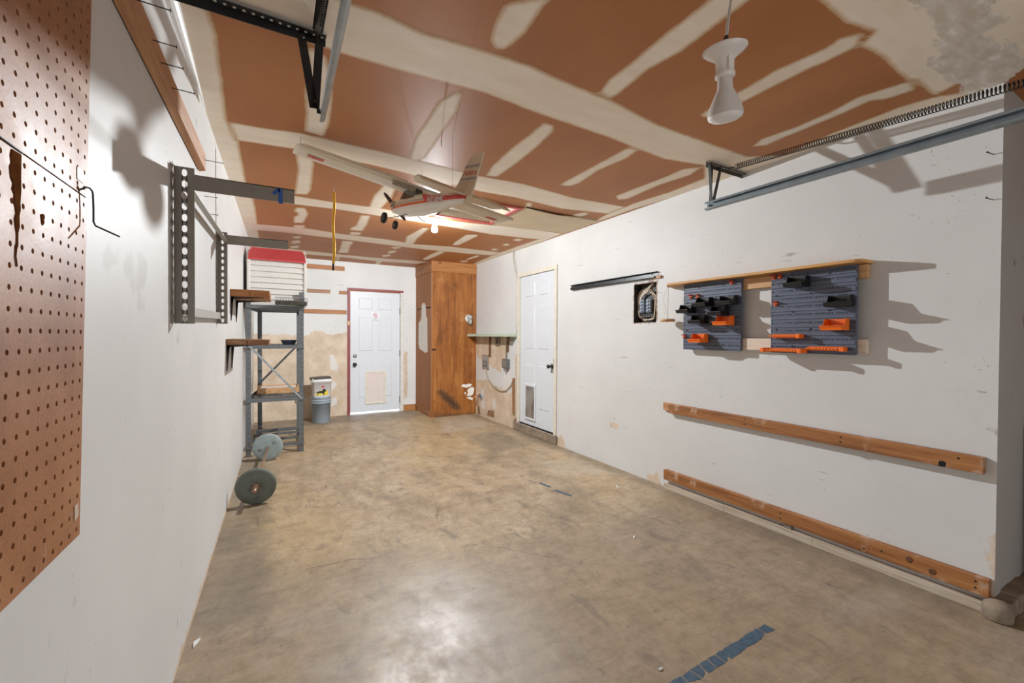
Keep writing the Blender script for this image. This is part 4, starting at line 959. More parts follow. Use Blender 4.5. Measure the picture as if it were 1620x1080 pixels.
mb = MB(); mb.box(XR-.032, XR-.029, 5.575, 5.62, 1.16, 1.245); part('receptacle', mb, M_black, t)
t = thing('switch_box', 'grey dryer outlet box hanging on its cable below the shelf', 'outlet', (XR, 5.33, .88))
mb = MB(); mb.box(XR-.05, XR-.001, 5.255, 5.405, .822, .955); part('box', mb, M_greye, t, bevel=.005)
mb = MB(); mb.box(XR-.053, XR-.049, 5.28, 5.385, .84, .94); part('cover', mb, M_taupe, t, bevel=.003)
mb = MB(); mb.tube([(XR-.03, 5.33, .822), (XR-.03, 5.33, .78)], .018, 8); part('plug', mb, plain('grey_rubber', (.28, .28, .27), .6), t)
mb = MB(); mb.tube([(XR-.012, 5.07, 1.262), (XR-.03, 5.16, 1.215), (XR-.03, 5.26, 1.25), (XR-.028, 5.31, 1.20), (XR-.028, 5.32, .955)], .007, 6); part('cable', mb, M_taupe, t)
t = thing('washer_box', 'recessed washing-machine valve box in the right wall by the closet', 'valve box', (XR, 6.04, .76))
mb = MB(); y0_, y1_, z0_, z1_ = 5.925, 6.155, .757, .985
mb.box(XR-.006, XR-.0005, y0_, y1_, z0_, z0_+.02); mb.box(XR-.006, XR-.0005, y0_, y1_, z1_-.02, z1_); mb.box(XR-.006, XR-.0005, y0_, y0_+.02, z0_, z1_); mb.box(XR-.006, XR-.0005, y1_-.02, y1_, z0_, z1_)
part('rim', mb, plain('tan_flange', (.36, .25, .20), .7), t)
mb = MB(); mb.box(XR-.004, XR-.001, y0_+.018, y1_-.018, z0_+.018, z1_-.018); part('back', mb, plain('grey_box_back', (.30, .285, .27), .7, var=.2), t)
for y in (5.985, 6.085):
    mb = MB(); mb.tube([(XR-.018, y, .80), (XR-.018, y, .88)], .012, 8); mb.lathe([(.018, 0), (.020, .01), (.012, .016), (0, .017)], (XR-.02, y, .885), (-1, 0, 0), 10); part('valve', mb, plain('old_valve', (.22, .20, .18), .45, .5), t)
mb = MB(); mb.tube([(XR-.012, 5.99, .80), (XR-.014, 5.98, .68), (XR-.016, 5.90, .60), (XR-.016, 5.72, .51), (XR-.016, 5.52, .475), (XR-.016, 5.34, .50), (XR-.014, 5.20, .59), (XR-.012, 5.135, .69)], .0065, 6)
solo('cord', mb, plain('tan_cord', (.33, .25, .16), .6), 'tan cord drooping from the valve box to the brown strip', 'cord', (XR, 5.55, .48))
mb = MB(); mb.box(XR-.022, XR-.001, 5.108, 5.148, .205, .70); solo('wood_rail', mb, wood('brown_upright', (.17, .075, .03, 1), (.30, .15, .07, 1), (.42, .25, .13, 1), 2), 'upright brown wood strip on the right wall beside the inner door', 'wood strip', (XR, 5.13, .2), bevel=.002)
t = thing('drain_pipe', 'capped drain stub with blue valve low in the closet corner', 'pipe', (XR, 6.28, .22))
mb = MB(); mb.tube([(XR-.001, 6.25, .33), (XR-.05, 6.25, .32), (XR-.10, 6.22, .29)], .018, 12); part('pipe', mb, plain('copper_pipe', (.42, .25, .16), .45, .4), t)
mb = MB(); mb.tube([(XR-.03, 6.19, .31), (XR-.03, 6.12, .31)], .010, 8); mb.lathe([(.022, 0), (.024, .01), (.010, .014), (0, .015)], (XR-.035, 6.14, .325), (-1, 0, .4), 10); part('valve_handle', mb, plain('blue_valve', (.05, .12, .24), .5), t)
# twin cables beside the inner door
for k, dy in enumerate((0, .035)):
    mb = MB(); mb.tube([(XR-.008, 5.165-dy, H-.002), (XR-.009, 5.16-dy, 2.33), (XR-.009, 5.125-dy, 2.22), (XR-.009, 5.065-dy*.6, 2.09), (XR-.009, 5.050-dy*.35, 2.0), (XR-.009, 5.052-dy*.35, 1.6), (XR-.009, 5.056-dy*.35, 1.45), (XR-.009, 5.058-dy*.35, 1.33)], .0065, 6)
    solo('cable', mb, plain('painted_cable', (.55, .52, .46), .5), ['left one of two white cables dropping beside the inner door', 'right one of two white cables, nearest the inner door casing'][k], 'cable', (XR, 5.06, 1.4), 'cables beside the inner door')
# ================================================================ RIGHT WALL
# steel channel
t = thing('steel_channel', 'black steel channel screwed to the right wall between door and fuse panel', 'channel', (XR, 3.2, 1.82))
y0, y1, z0, z1, dd = 2.615, 3.845, 1.795, 1.848, .034
mb = MB()
mb.box(XR-.004, XR-.001, y0, y1, z0, z1); mb.box(XR-dd, XR-.004, y0, y1, z1-.003, z1); mb.box(XR-dd, XR-.004, y0+.02, y1-.02, z0, z0+.003); mb.box(XR-dd, XR-dd+.003, y0+.02, y1-.02, z0, z0+.026)
part('channel', mb, plain('black_painted_steel', (.035, .038, .038), .35, .5), t)
for y in (2.68, 3.02, 3.43, 3.80):
    mb = MB(); mb.lathe([(.008, 0), (.006, .004), (0, .005)], (XR-.004, y, 1.833), (-1, 0, 0), 10); part('screw', mb, M_galv, t)
mb = MB(); mb.box(XR-.02, XR-.001, 2.575, 2.66, 1.788, 1.81); part('packing_shim', mb, M_pineR, t)

# open fuse panel
t = thing('breaker_panel', 'open breaker panel recessed in the right wall, full of loose wiring', 'breaker panel', (XR, 2.76, 1.41))
mb = MB(); dp = .085
mb.box(XR+dp, XR+dp+.004, PY0-.003, PY1+.003, PZ0-.003, PZ1+.003)
mb.box(XR+.002, XR+dp, PY0-.004, PY0, PZ0, PZ1); mb.box(XR+.002, XR+dp, PY1, PY1+.004, PZ0, PZ1); mb.box(XR+.002, XR+dp, PY0, PY1, PZ0-.004, PZ0); mb.box(XR+.002, XR+dp, PY0, PY1, PZ1, PZ1+.004)
part('box', mb, plain('dark_panel_can', (.075, .065, .055), .6, .3, var=.3), t)
mb = MB(); mb.box(XR+.035, XR+dp, 2.665, 2.855, 1.455, 1.66); part('bus_bar', mb, M_black, t, bevel=.004)
M_brk = plain('blue_grey_breaker', (.26, .31, .38), .4, var=.1)
for k, y in enumerate((2.812, 2.735)):
    for j in range(4):
        mb = MB(); z = 1.50+j*.030; mb.box(XR+.008, XR+.036, y-.026, y+.026, z, z+.027); mb.box(XR-.003, XR+.010, y-.012, y+.012, z+.008, z+.019); part('breaker', mb, M_brk, t, bevel=.002)
rnd = random.Random(3)
cols = [plain('white_wire', (.66, .60, .50), .5), plain('tan_wire', (.50, .36, .24), .5), plain('brown_wire', (.20, .13, .08), .5)]
def wire(pts, r, m):
    q = MB(); P = [Vector(p) for p in pts]; out = []
    for i in range(len(P)-1):
        p0, p1, p2, p3 = P[max(i-1, 0)], P[i], P[i+1], P[min(i+2, len(P)-1)]
        for s in range(6):
            u = s/6; out.append(.5*((2*p1)+(p2-p0)*u+(2*p0-5*p1+4*p2-p3)*u*u+(3*p1-p0-3*p2+p3)*u**3))
    out.append(P[-1]); q.tube(out, r, 6); part('wire', q, m, t)
for k in range(13):
    j = lambda a: rnd.uniform(-a, a)
    sgn = 1 if k % 2 else -1; yo = 2.766+sgn*.095
    x = XR+.012+rnd.uniform(0, .03)
    wire([(x+.03, 2.71+j(.02), PZ1-.004), (x, 2.73+j(.03), 1.715+j(.012)), (x-.005, yo*.6+2.766*.4+j(.02), 1.69+j(.015)), (x, yo+j(.012), 1.62+j(.03)), (x, yo+j(.010), 1.52+j(.03)), (x+.01, yo-sgn*.02+j(.01), 1.445+j(.012)), (x+.015, 2.766+j(.06), 1.43+j(.012))], rnd.choice((.0032, .004, .0046)), cols[k % 3])
for k in range(4):
    j = lambda a: rnd.uniform(-a, a)
    wire([(XR+.02, 2.85, 1.60+j(.03)), (XR+.005, 2.80, 1.66+j(.02)), (XR+.004, 2.74, 1.70+j(.02)), (XR+.01, 2.70, 1.74), (XR+.03, 2.69, PZ1-.006)], .0045, cols[0])
mb = MB()
for k in range(5): mb.lathe([(.008, 0), (.009, .008), (.005, .016), (0, .017)], (XR+.03, 2.70+k*.03, 1.462), (-1, 0, 0), 8)
part('terminal', mb, M_galv, t)

# ---------------------------------------------------------------- tool board
# two mounting planks behind the plastic boards
for z0, z1, lb, mm in ((1.614, 1.692, 'upper wooden plank carrying the plastic tool boards on the right wall', M_pineP), (1.192, 1.272, 'lower pale wooden plank carrying the plastic tool boards', wood('bleached_plank', (.52, .36, .24, 1), (.70, .58, .47, 1), (.76, .66, .56, 1), 1))):
    mb = MB(); mb.box(XR-.040, XR-.001, 1.103, 2.29, z0, z1); solo('mounting_plank', mb, mm, lb, 'plank', (XR, 1.7, z0), 'planks behind the tool boards', .003)
# shelf plank on top
mb = MB(); zs, ze = 1.6945, 1.712
mb.prism([(XR-.001, 1.09, zs), (XR-.10, 1.09, zs), (XR-.125, 1.10, zs), (XR-.138, 1.125, zs), (XR-.14, 1.16, zs), (XR-.14, 2.40, zs), (XR-.05, 2.48, zs), (XR-.001, 2.48, zs)], (0, 0, ze-zs))
solo('shelf_plank', mb, wood('honey_pine', (.46, .22, .06, 1), (.60, .32, .10, 1), (.70, .42, .17, 1), 1), 'long honey-pine shelf plank with rounded end above the tool boards', 'shelf', (XR-.07, 1.7, zs), bevel=.002)
# hanging wooden disc
t = thing('hanging_disc', 'round wooden disc hanging by a thread from the shelf plank end', 'disc', (2.84, 2.435, 1.41))
mb = MB(); mb.lathe([(.056, -.011), (.060, -.008), (.060, .008), (.056, .011)], (2.84, 2.435, 1.415), n=36); part('disc', mb, M_pineP, t)
mb = MB(); mb.tube([(2.84, 2.43, 1.6945), (2.84, 2.432, 1.426)], .0012, 5); mb.tube([(2.842, 2.43, 1.6945), (2.83, 2.46, 1.64), (2.835, 2.475, 1.58), (2.842, 2.455, 1.52), (2.835, 2.46, 1.47)], .0008, 5); part('thread', mb, plain('dark_thread', (.12, .11, .10), .8), t)

M_pl = plain('slate_blue_plastic', (.095, .115, .165), .42, var=.06)
M_bk = plain('black_plastic', (.008, .008, .009), .42)
M_or = plain('orange_plastic', (.88, .17, .012), .35, var=.04)
M_orr = plain('red_orange_clip', (.62, .10, .02), .4)
FX = XR-.062    # front face of the boards
def tool_board(y0, y1, label):
    t = thing('hanging_tool_board', label, 'pegboard', (XR-.05, (y0+y1)/2, 1.184), 'plastic tool boards on the right wall')
    mb = MB(); z0, z1 = 1.184, 1.6935; n = 10; p = (z1-z0)/n; hole = .0075; hw = .0048; pitch = .0125
    for k in range(n):
        z = z0+k*p
        zh = z+p*.62
        mb.box(FX+.004, FX+.010, y0, y1, z, zh); mb.box(FX+.004, FX+.010, y0, y1, zh+hole, z+p)
        y = y0
        m = int((y1-y0)/pitch)
        for i in range(m):
            ya = y0+i*pitch+hw; yb = y0+(i+1)*pitch
            if i % 9 == 8: ya = y0+i*pitch
            mb.box(FX+.004, FX+.010, ya, yb, zh, zh+hole)
        if y0+m*pitch < y1: mb.box(FX+.004, FX+.010, y0+m*pitch, y1, zh, zh+hole)
        mb.prism([(FX+.004, y0, z+p*.10), (FX-.001, y0, z+p*.14), (FX-.001, y0, z+p*.52), (FX+.004, y0, z+p*.58)], (0, y1-y0, 0))
        mb.box(FX+.001, FX+.004, y0, y1, z+p*.80, z+p*.98)
    for ya, yb in ((y0-.004, y0), (y1, y1+.004)): mb.box(FX+.001, XR-.041, ya, yb, z0, z1)
    mb.box(FX+.001, XR-.041, y0, y1, z0-.003, z0)
    part('board', mb, M_pl, t)
    k = 0
    for y in np.linspace(y0+.03, y1-.03, 5):
        for z in np.linspace(z0+.04, z1-.035, 5):
            k += 1
            if k % 2: continue
            mb = MB(); mb.lathe([(.0055, 0), (.0045, .0025), (0, .003)], (FX-.001, y, z), (-1, 0, 0), 10); part('screw', mb, M_bk, t)
    return t
tool_board(1.824, 2.296, 'slate-blue plastic tool board with many small bins, farther of the pair')
tool_board(1.147, 1.610, 'slate-blue plastic tool board with large bins and orange holders, nearer of the pair')

def bin_mesh(w, h, d):
    """open hopper bin in local coords: back at x=0, opens toward -x, y across"""
    mb = MB(); tk = .0025
    mb.box(-d, 0, -w/2, w/2, 0, tk); mb.box(-tk, 0, -w/2, w/2, tk, h)
    for s in (-1, 1):
        y0_, = (s*w/2-(tk if s > 0 else 0),)
        mb.prism([(0, y0_, tk), (0, y0_, h), (-d*.50, y0_, h), (-d*.66, y0_, h*.46), (-d*1.10, y0_, h*.40), (-d, y0_, tk)], (0, tk, 0))
    mb.prism([(-d, -w/2, tk), (-d*1.08, -w/2, h*.36), (-d*1.08+tk, -w/2, h*.36), (-d+tk, -w/2, tk)], (0, w, 0))
    mb.box(-d*1.14, -d*1.06, -w/2-.002, w/2+.002, h*.33, h*.40)
    mb.box(-d*.50, 0, -w/2-.003, -w/2+tk, h-.004, h+.001); mb.box(-d*.50, 0, w/2-tk, w/2+.003, h-.004, h+.001)
    return mb
hookmb = MB(); hookmb.box(0, .0045, -.03, .03, .045, .06)
def make_bin(mat, lb, loc):
    t = thing('storage_bin', lb, 'bin', loc, 'bins clipped to the tool boards')
    part('tray', bin_mesh(.108, .066, .092), mat, t, world=False, bevel=.001); part('clip', hookmb, mat, t, world=False)
    return t
bx = FX-.0055
bins = [(2.088, 1.508, 'b', 'black bin on the farther board, upper row, under the pair of orange clips'), (1.893, 1.508, 'b', 'black bin on the farther board, upper row, near its right edge'), (2.238, 1.465, 'b', 'black bin sticking out past the far left edge of the farther board'),
        (1.962, 1.438, 'b', 'black bin directly above the orange bin on the farther board'), (2.128, 1.380, 'b', 'lowest black bin on the farther board, left of an orange bin'),
        (1.918, 1.365, 'o', 'orange bin tucked under a black bin on the farther board'), (2.125, 1.238, 'o', 'lone orange bin low on the farther board'),
        (1.434, 1.590, 'b', 'black bin high on the nearer board, just under the shelf plank'), (1.208, 1.455, 'b', 'black bin at the right edge of the nearer board'), (1.226, 1.322, 'o', 'orange bin on the nearer board, below the edge bin')]
pb = po_ = None
for y, z, c, lb in bins:
    if c == 'b' and pb: dup(pb, None, (bx, y, z), lb)
    elif c == 'o' and po_: dup(po_, None, (bx, y, z), lb)
    else:
        o = make_bin(M_bk if c == 'b' else M_or, lb, (bx, y, z))
        if c == 'b': pb = o
        else: po_ = o
def clip_mesh():
    mb = MB(); mb.box(-.004, .0, -.010, .010, -.016, .016); mb.tube([(-.004, -.009, .010), (-.026, -.010, .010), (-.030, -.004, .010)], .004, 6); mb.tube([(-.004, .009, .010), (-.026, .010, .010), (-.030, .004, .010)], .004, 6); mb.box(-.02, -.004, -.006, .006, -.012, -.004)
    return mb
cm = None
for y, z, lb in ((1.890, 1.672, 'single orange clip near the top right of the farther board'), (2.230, 1.597, 'left clip of the orange pair on the farther board'), (2.168, 1.594, 'right clip of the orange pair on the farther board'), (2.286, 1.286, 'orange clip at the left edge of the farther board, beside the low orange bin'),
                 (1.596, 1.674, 'left clip of the orange pair under the plank on the nearer board'), (1.557, 1.673, 'right clip of the orange pair under the plank on the nearer board'), (1.583, 1.500, 'single orange clip at the left edge of the nearer board')):
    if cm is None:
        cm = solo('tool_clip', clip_mesh(), M_orr, lb, 'clip', (0, 0, 0), 'orange tool clips'); cm.location = (FX-.0015, y, z)
    else: dup(cm, None, (FX-.0015, y, z), lb)
def holder(yc, z, w, d, lb, ends):
    t = thing('tool_holder', lb, 'tool holder', (FX-.0015, yc, z), 'orange tool holders on the nearer board')
    mb = MB(); mb.box(-d, -d+.012, -w/2, w/2, -.006, .006); mb.box(-.004, 0, -w/2, w/2, -.012, .012)
    n = int(w/.018)
    for k in range(n+1): y = -w/2+.004+k*(w-.008)/n; mb.box(-d, -.003, y-.003, y+.003, -.006, .005)
    part('rack', mb, M_or, t, world=False, bevel=.001)
    for e in ends:
        q = MB(); q.box(-d-.006, 0, e*w/2-.012, e*w/2+.012, -.014, .014); part('end_bracket', q, M_or, t, world=False, bevel=.003)
holder(1.510, 1.288, .175, .05, 'short orange screwdriver holder at the left of the nearer board', (-1,))
holder(1.515, 1.198, .225, .07, 'wide orange tool rack at the bottom left corner of the nearer board', (-1, 1))
holder(1.288, 1.214, .19, .04, 'long orange screwdriver holder along the bottom right of the nearer board', (-1,))

# ---------------------------------------------------------------- two long battens
t = thing('wood_batten', 'upper long pine two-by-four rail across the right wall', 'batten', (XR, 1.55, .645), 'pine rails low on the right wall')
mb = MB(); mb.box(XR-.040, XR-.001, .646, 2.46, .644, .722); part('rail', mb, M_pine, t, bevel=.003)
mb = MB(); mb.box(XR-.022, XR-.001, 2.46, 2.53, .660, .722); part('offcut', mb, M_pineR, t, bevel=.002)
for y, z in ((2.37, .70), (2.37, .67), (1.80, .705), (1.80, .67), (1.22, .70), (1.22, .672), (.73, .70)):
    q = MB(); q.lathe([(.005, 0), (.003, .0012), (0, .0014)], (XR-.040, y, z), (-1, 0, 0), 8); part('nail_head', q, M_hole, t)
q = MB(); q.prism([(XR-.0406, y, z) for y, z in [(.80, .645), (.775, .645), (.772, .668), (.785, .675), (.80, .668)]], (.0004, 0, 0)); part('split', q, M_hole, t, label='dark broken-out notch')
t = thing('wood_batten', 'lower long knotty pine rail just above the floor on the right wall', 'batten', (XR, 1.55, .075), 'pine rails low on the right wall')
mb = MB(); mb.box(XR-.040, XR-.001, .622, 2.503, .076, .158); part('rail', mb, M_pine, t, bevel=.003)
for y, z in ((2.40, .13), (2.38, .105), (1.55, .135), (1.55, .10), (1.02, .12), (.665, .135), (.665, .105), (1.10, .10)):
    q = MB(); q.lathe([(.005, 0), (.003, .0012), (0, .0014)], (XR-.040, y, z), (-1, 0, 0), 8); part('nail_head', q, M_hole, t)
for y, z in ((.905, .128), (.815, .108)):
    q = MB(); q.lathe([(.016, 0), (.012, .0006), (0, .0008)], (XR-.0402, y, z), (-1, 0, 0), 14); part('knot', q, plain('dark_knot', (.12, .045, .015), .6, var=.5, scale=90), t)
mb = MB(); mb.box(XR-.030, XR-.001, 1.49, 1.53, .047, .0755); solo('wood_block', mb, M_taupe, 'small dark block wedged beneath the lower pine rail', 'block', (XR, 1.51, .047))

for i, (y, z, lb) in enumerate(((.640, 2.135, 'upper bent nail sticking out at the right wall end, below the door track'), (.640, 1.925, 'lower bent nail at the right wall end, above the tool boards'))):
    mb = MB(); mb.tube([(XR-.001, y, z), (XR-.03, y+.004, z), (XR-.042, y+.012, z+.006)], .0022, 6); mb.lathe([(.0045, 0), (.0045, .0015)], (XR-.042, y+.012, z+.006), (-1, .3, .2), 8)
    solo('nail', mb, M_black, lb, 'nail', (XR, y, z), 'bent nails on the right wall')
mb = MB(); mb.prism([(3.315, YE-.16, .0), (3.345, YE-.02, .82), (3.40, YE-.012, .88), (3.95, YE-.012, .98), (3.95, YE-.16, 0)], (0, -.018, 0))
solo('leaning_board', mb, plain('drab_grey_board', (.42, .39, .35), .7, var=.1), 'grey clipped-corner board leaning in the dark bay past the right wall', 'board', (3.6, YE-.15, 0))
# ================================================================ GARAGE-DOOR TRACKS AND SPRINGS
def strap(mb, a, b, w, th, nholes, up):
    """punched angle strap: strap with real gaps is heavy, so holes are countersunk discs"""
    mb.cm = 0; mb.bar(a, b, w, th, up)
    a, b = Vector(a), Vector(b); d = (b-a)
    mb.cm = 1
    for k in range(nholes):
        p = a+d*((k+.5)/nholes); mb.lathe([(w*.17, 0), (w*.17, .0006)], p-Vector(up)*(th/2), tuple(-Vector(up)), 10)
    mb.cm = 0
M_holeW = plain('hole_showing_plaster', (.66, .60, .52), .8)
def spring(mb, a, b, r, rw, turns, n=9):
    a, b = Vector(a), Vector(b); d = (b-a).normalized(); u = d.orthogonal().normalized(); w = d.cross(u); pts = []
    for i in range(turns*n+1):
        t_ = i/(turns*n); ang = 2*pi*i/n; pts.append(a+(b-a)*t_+(u*cos(ang)+w*sin(ang))*r)
    mb.tube(pts, rw, 4, caps=True)
def track(mb, x, y0, y1, z0, z1, flip):
    """rolled C-section door track lying horizontally, opening sideways"""
    s = -1 if flip else 1
    prof = [(0, .026), (.024*s, .026), (.028*s, .022), (.028*s, .013), (.025*s, .013), (.025*s, .022), (.003*s, .022), (.003*s, -.022), (.025*s, -.022), (.025*s, -.013), (.028*s, -.013), (.028*s, -.022), (.024*s, -.026), (0, -.026)]
    mb.loft([[(x+px, y, z+pz) for px, pz in prof] for y, z in ((y0, z0), (y1, z1))], True, False)
# left
t = thing('garage_door_track', 'left garage door track end hanging from a black punched bracket', 'door track', (.14, 1.82, 2.11), 'garage door tracks')
mb = MB(); mb.loft([[(x+px, y, z+pz) for px, pz in [(.0+.0, .016), (.009, .018), (.018, .012), (.022, 0), (.018, -.012), (.009, -.018), (0, -.016), (.004, -.010), (.009, -.013), (.0155, -.008), (.018, 0), (.0155, .008), (.009, .013), (.004, .010)]] for x, y, z in ((.160, 1.80, 2.112), (.143, .2, 2.118), (.13, -2.6, 2.125))], True, False); part('rail', mb, M_galv, t)
mb = MB(); strap(mb, (-.30, 1.805, 2.436), (.185, 1.825, 2.436), .034, .004, 17, (0, 0, 1)); mb.box(-.30, .185, 1.836, 1.840, 2.41, H-.002); part('ceiling_angle', mb, [M_black, M_holeW], t)
mb = MB(); mb.bar((.098, 1.83, 2.428), (.142, 1.815, 2.15), .004, .030, (1, 0, 0)); mb.lathe([(.007, 0), (.007, .004), (0, .004)], (.102, 1.80, 2.40), (0, -1, 0), 8); part('hanger_strap', mb, M_black, t)
mb = MB(); mb.bar((.163, 1.83, 2.428), (.146, 1.815, 2.15), .004, .030, (1, 0, 0)); mb.lathe([(.007, 0), (.007, .004), (0, .004)], (.146, 1.80, 2.17), (0, -1, 0), 8); part('hanger_strap', mb, M_black, t)
for p, q_ in ((t.children[-1], 0),): pass
mb = MB(); mb.lathe([(.009, 0), (.009, .02)], (.150, 1.79, 2.13), (1, 0, 0), 8); part('bolt', mb, M_black, t)
t = thing('extension_spring', 'black coiled extension spring of the left garage door track', 'spring', (.15, 1.75, 2.40), 'garage door springs')
mb = MB(); spring(mb, (.150, 1.755, 2.412), (.130, -.6, 2.24), .0165, .0028, 190); part('coil', mb, M_spring, t)
mb = MB(); mb.tube([(.150, 1.765, 2.412), (.152, 1.80, 2.418), (.152, 1.815, 2.405), (.152, 1.80, 2.395)], .0035, 6); part('hook', mb, M_spring, t)
# right
t = thing('garage_door_track', 'right garage door track with blue-grey rail along the right wall', 'door track', (2.47, 1.8, 2.13), 'garage door tracks')
mb = MB(); track(mb, 2.482, -2.6, 1.815, 2.118, 2.130, True); part('rail', mb, M_galvb, t)
mb = MB(); strap(mb, (2.53, 1.845, 2.436), (XR-.002, 1.845, 2.436), .030, .004, 13, (0, 0, 1)); mb.box(2.53, XR-.002, 1.860, 1.864, 2.414, H-.002); part('ceiling_angle', mb, [plain('rusty_angle', (.09, .075, .06), .6, .4, var=.3), M_holeW], t)
mb = MB(); mb.bar((2.546, 1.85, 2.428), (2.505, 1.80, 2.135), .026, .004, (0, 1, 0)); part('hanger_strap', mb, M_galvb, t)
mb = MB(); mb.bar((2.665, 1.85, 2.428), (2.512, 1.80, 2.135), .024, .004, (0, 1, 0)); part('hanger_strap', mb, M_black, t)
mb = MB(); mb.bar((2.575, 1.85, 2.428), (2.515, 1.82, 2.135), .020, .004, (0, 1, 0)); part('hanger_strap', mb, M_black, t)
mb = MB(); mb.lathe([(.008, 0), (.008, .02)], (2.47, 1.79, 2.128), (1, 0, 0), 8); part('bolt', mb, M_black, t)
t = thing('extension_spring', 'black coiled extension spring above the right garage door track', 'spring', (2.6, 1.7, 2.38), 'garage door springs')
mb = MB(); spring(mb, (2.625, 1.715, 2.386), (2.52, -.10, 2.222), .0165, .0023, 150); part('coil', mb, M_spring, t)
mb = MB(); mb.tube([(2.625, 1.725, 2.386), (2.63, 1.79, 2.40), (2.63, 1.84, 2.425)], .0035, 6); part('hook', mb, M_spring, t)

# ================================================================ PENDANT FLOODLAMP
Mx = Matrix.Translation((1.1105, .7615, 2.055)) @ Matrix.Rotation(-.5129, 4, 'Z') @ Matrix.Rotation(-.10, 4, 'Y') @ Matrix.Rotation(.16, 4, 'X')
t = thing('pendant_lamp', 'white flood bulb in a plastic lampholder dangling from the ceiling on its cord', 'lamp', (1.1105, .7615, 2.055))
def lp(name, mb, mats, **k):
    return part(name, mb, mats, t, **k)
mb = MB(); mb.M = Mx
mb.lathe([(0, .034), (.05, .034), (.057, .030), (.058, .026), (.05, .018), (.032, .006), (.024, -.002), (.0235, -.032), (.026, -.034), (.026, -.044), (.022, -.046), (0, -.046)], (0, 0, 0), n=40)
mb.box(-.004, .004, -.030, -.0235, -.030, .008)
lp('lampholder', mb, plain('white_bakelite', (.76, .72, .68), .35, var=.04), bevel=0)
mb = MB(); mb.M = Mx
mb.lathe([(.019, -.040), (.020, -.065), (.021, -.075), (.030, -.094), (.041, -.118), (.0465, -.136), (.047, -.146)], (0, 0, 0), n=40, caps=False); lp('bulb_reflector', mb, plain('white_bulb_coat', (.60, .57, .54), .35, var=.03))
mb = MB(); mb.M = Mx
mb.lathe([(.0466, -.1455), (.044, -.152), (.034, -.158), (.018, -.161), (0, -.162)], (0, 0, 0), n=40, caps=False); lp('bulb_lens', mb, plain('frosted_lens', (.80, .79, .78), .4, var=.02))
top = Mx @ Vector((0, 0, .034))
mb = MB(); mb.tube([tuple(top), (top.x+.004, top.y-.002, top.z+.03)], .0062, 8); lp('cord_tape', mb, M_black, label='black taped cord splice')
mb = MB(); mb.tube([(top.x+.004, top.y-.002, top.z+.028), (top.x+.010, top.y-.006, top.z+.10), (top.x+.022, top.y-.012, top.z+.20), (top.x+.03, top.y-.02, H-.001)], .0038, 8); lp('cord', mb, plain('grey_cord', (.42, .38, .33), .5))

# ================================================================ LIT CEILING BULB
bx_, by_, bz_ = BULB
t = thing('ceiling_bulb', 'bright lit bare bulb in a white socket near the attic hatch', 'light bulb', (bx_, by_, H))
mb = MB(); mb.lathe([(.052, H), (.055, H-.012), (.040, H-.026), (.024, H-.034), (.022, H-.062), (0, H-.062)], (bx_, by_, 0), n=32); part('socket', mb, M_white, t)
gm = bpy.data.materials.new('glowing_bulb_glass'); gm.use_nodes = True; g = gm.node_tree; g.nodes.clear()
go = g.nodes.new('ShaderNodeOutputMaterial'); ge = g.nodes.new('ShaderNodeEmission'); gt = g.nodes.new('ShaderNodeBsdfTransparent'); ga = g.nodes.new('ShaderNodeAddShader')
ge.inputs[0].default_value = (1, .97, .93, 1); ge.inputs[1].default_value = 25
g.links.new(ge.outputs[0], ga.inputs[0]); g.links.new(gt.outputs[0], ga.inputs[1]); g.links.new(ga.outputs[0], go.inputs[0])
mb = MB(); zt = H-.062
mb.lathe([(.013, zt), (.016, zt-.012), (.028, zt-.038), (.032, zt-.058), (.028, zt-.078), (.014, zt-.09), (0, zt-.092)], (bx_, by_, 0), n=24); part('glass_bulb', mb, gm, t)

# ================================================================ ATTIC HATCH AND THE LOOSE CEILING SHEET
t = thing('attic_hatch', 'attic hatch with red-painted rim and white lift-out panel in the ceiling', 'hatch', ((HX0+HX1)/2, (HY0+HY1)/2, H))
mb = MB(); hz = H+.055
mb.box(HX0-.05, HX1+.05, HY0-.05, HY1+.05, hz, hz+.012); part('lift_out_panel', mb, plain('white_hatch_panel', (.80, .79, .76), .5, var=.03), t)
mb = MB()
mb.box(HX0-.02, HX0, HY0-.02, HY1+.02, H, hz); mb.box(HX1, HX1+.02, HY0-.02, HY1+.02, H, hz); mb.box(HX0, HX1, HY0-.02, HY0, H, hz); mb.box(HX0, HX1, HY1, HY1+.02, H, hz)
part('shaft', mb, plain('bare_shaft_wood', (.50, .42, .30), .6), t)
mb = MB(); mb.box(HX1-.001, HX1+.045, HY0-.05, HY1+.055, H-.012, H-.0005); mb.box(HX0-.02, HX1-.001, HY1-.001, HY1+.055, H-.012, H-.0005); mb.box(HX0-.03, HX1-.001, HY0-.04, HY0, H-.012, H-.0005)
part('rim', mb, M_redh, t, bevel=.002)
t = thing('ceiling_patch_sheet', 'bare tan drywall sheet sagging from the ceiling between hatch and right wall', 'drywall sheet', (2.42, 3.65, H-.01))
me = MB(); nx, ny = 14, 8; g0 = []
for i in range(nx+1):
    for j in range(ny+1):
        u, v = i/nx, j/ny
        x = 2.005+(2.868-2.005)*u; y = 3.335+.012*sin(u*5)+(4.02-3.335-.075*u)*v
        g0.append((x, y, H-.004-.016*sin(pi*min(1, u*1.1))*(1-v)**1.4))
me.add(g0, [(i*(ny+1)+j, i*(ny+1)+j+1, (i+1)*(ny+1)+j+1, (i+1)*(ny+1)+j) for i in range(nx) for j in range(ny)])
me.add([g0[i*(ny+1)] for i in range(nx+1)]+[(p[0], p[1], p[2]+.010) for p in [g0[i*(ny+1)] for i in range(nx+1)]], [(i, i+1, nx+2+i, nx+1+i) for i in range(nx)])
part('sheet', me, plain('tan_drywall_paper', (.60, .48, .32), .7, var=.06, scale=4), t)
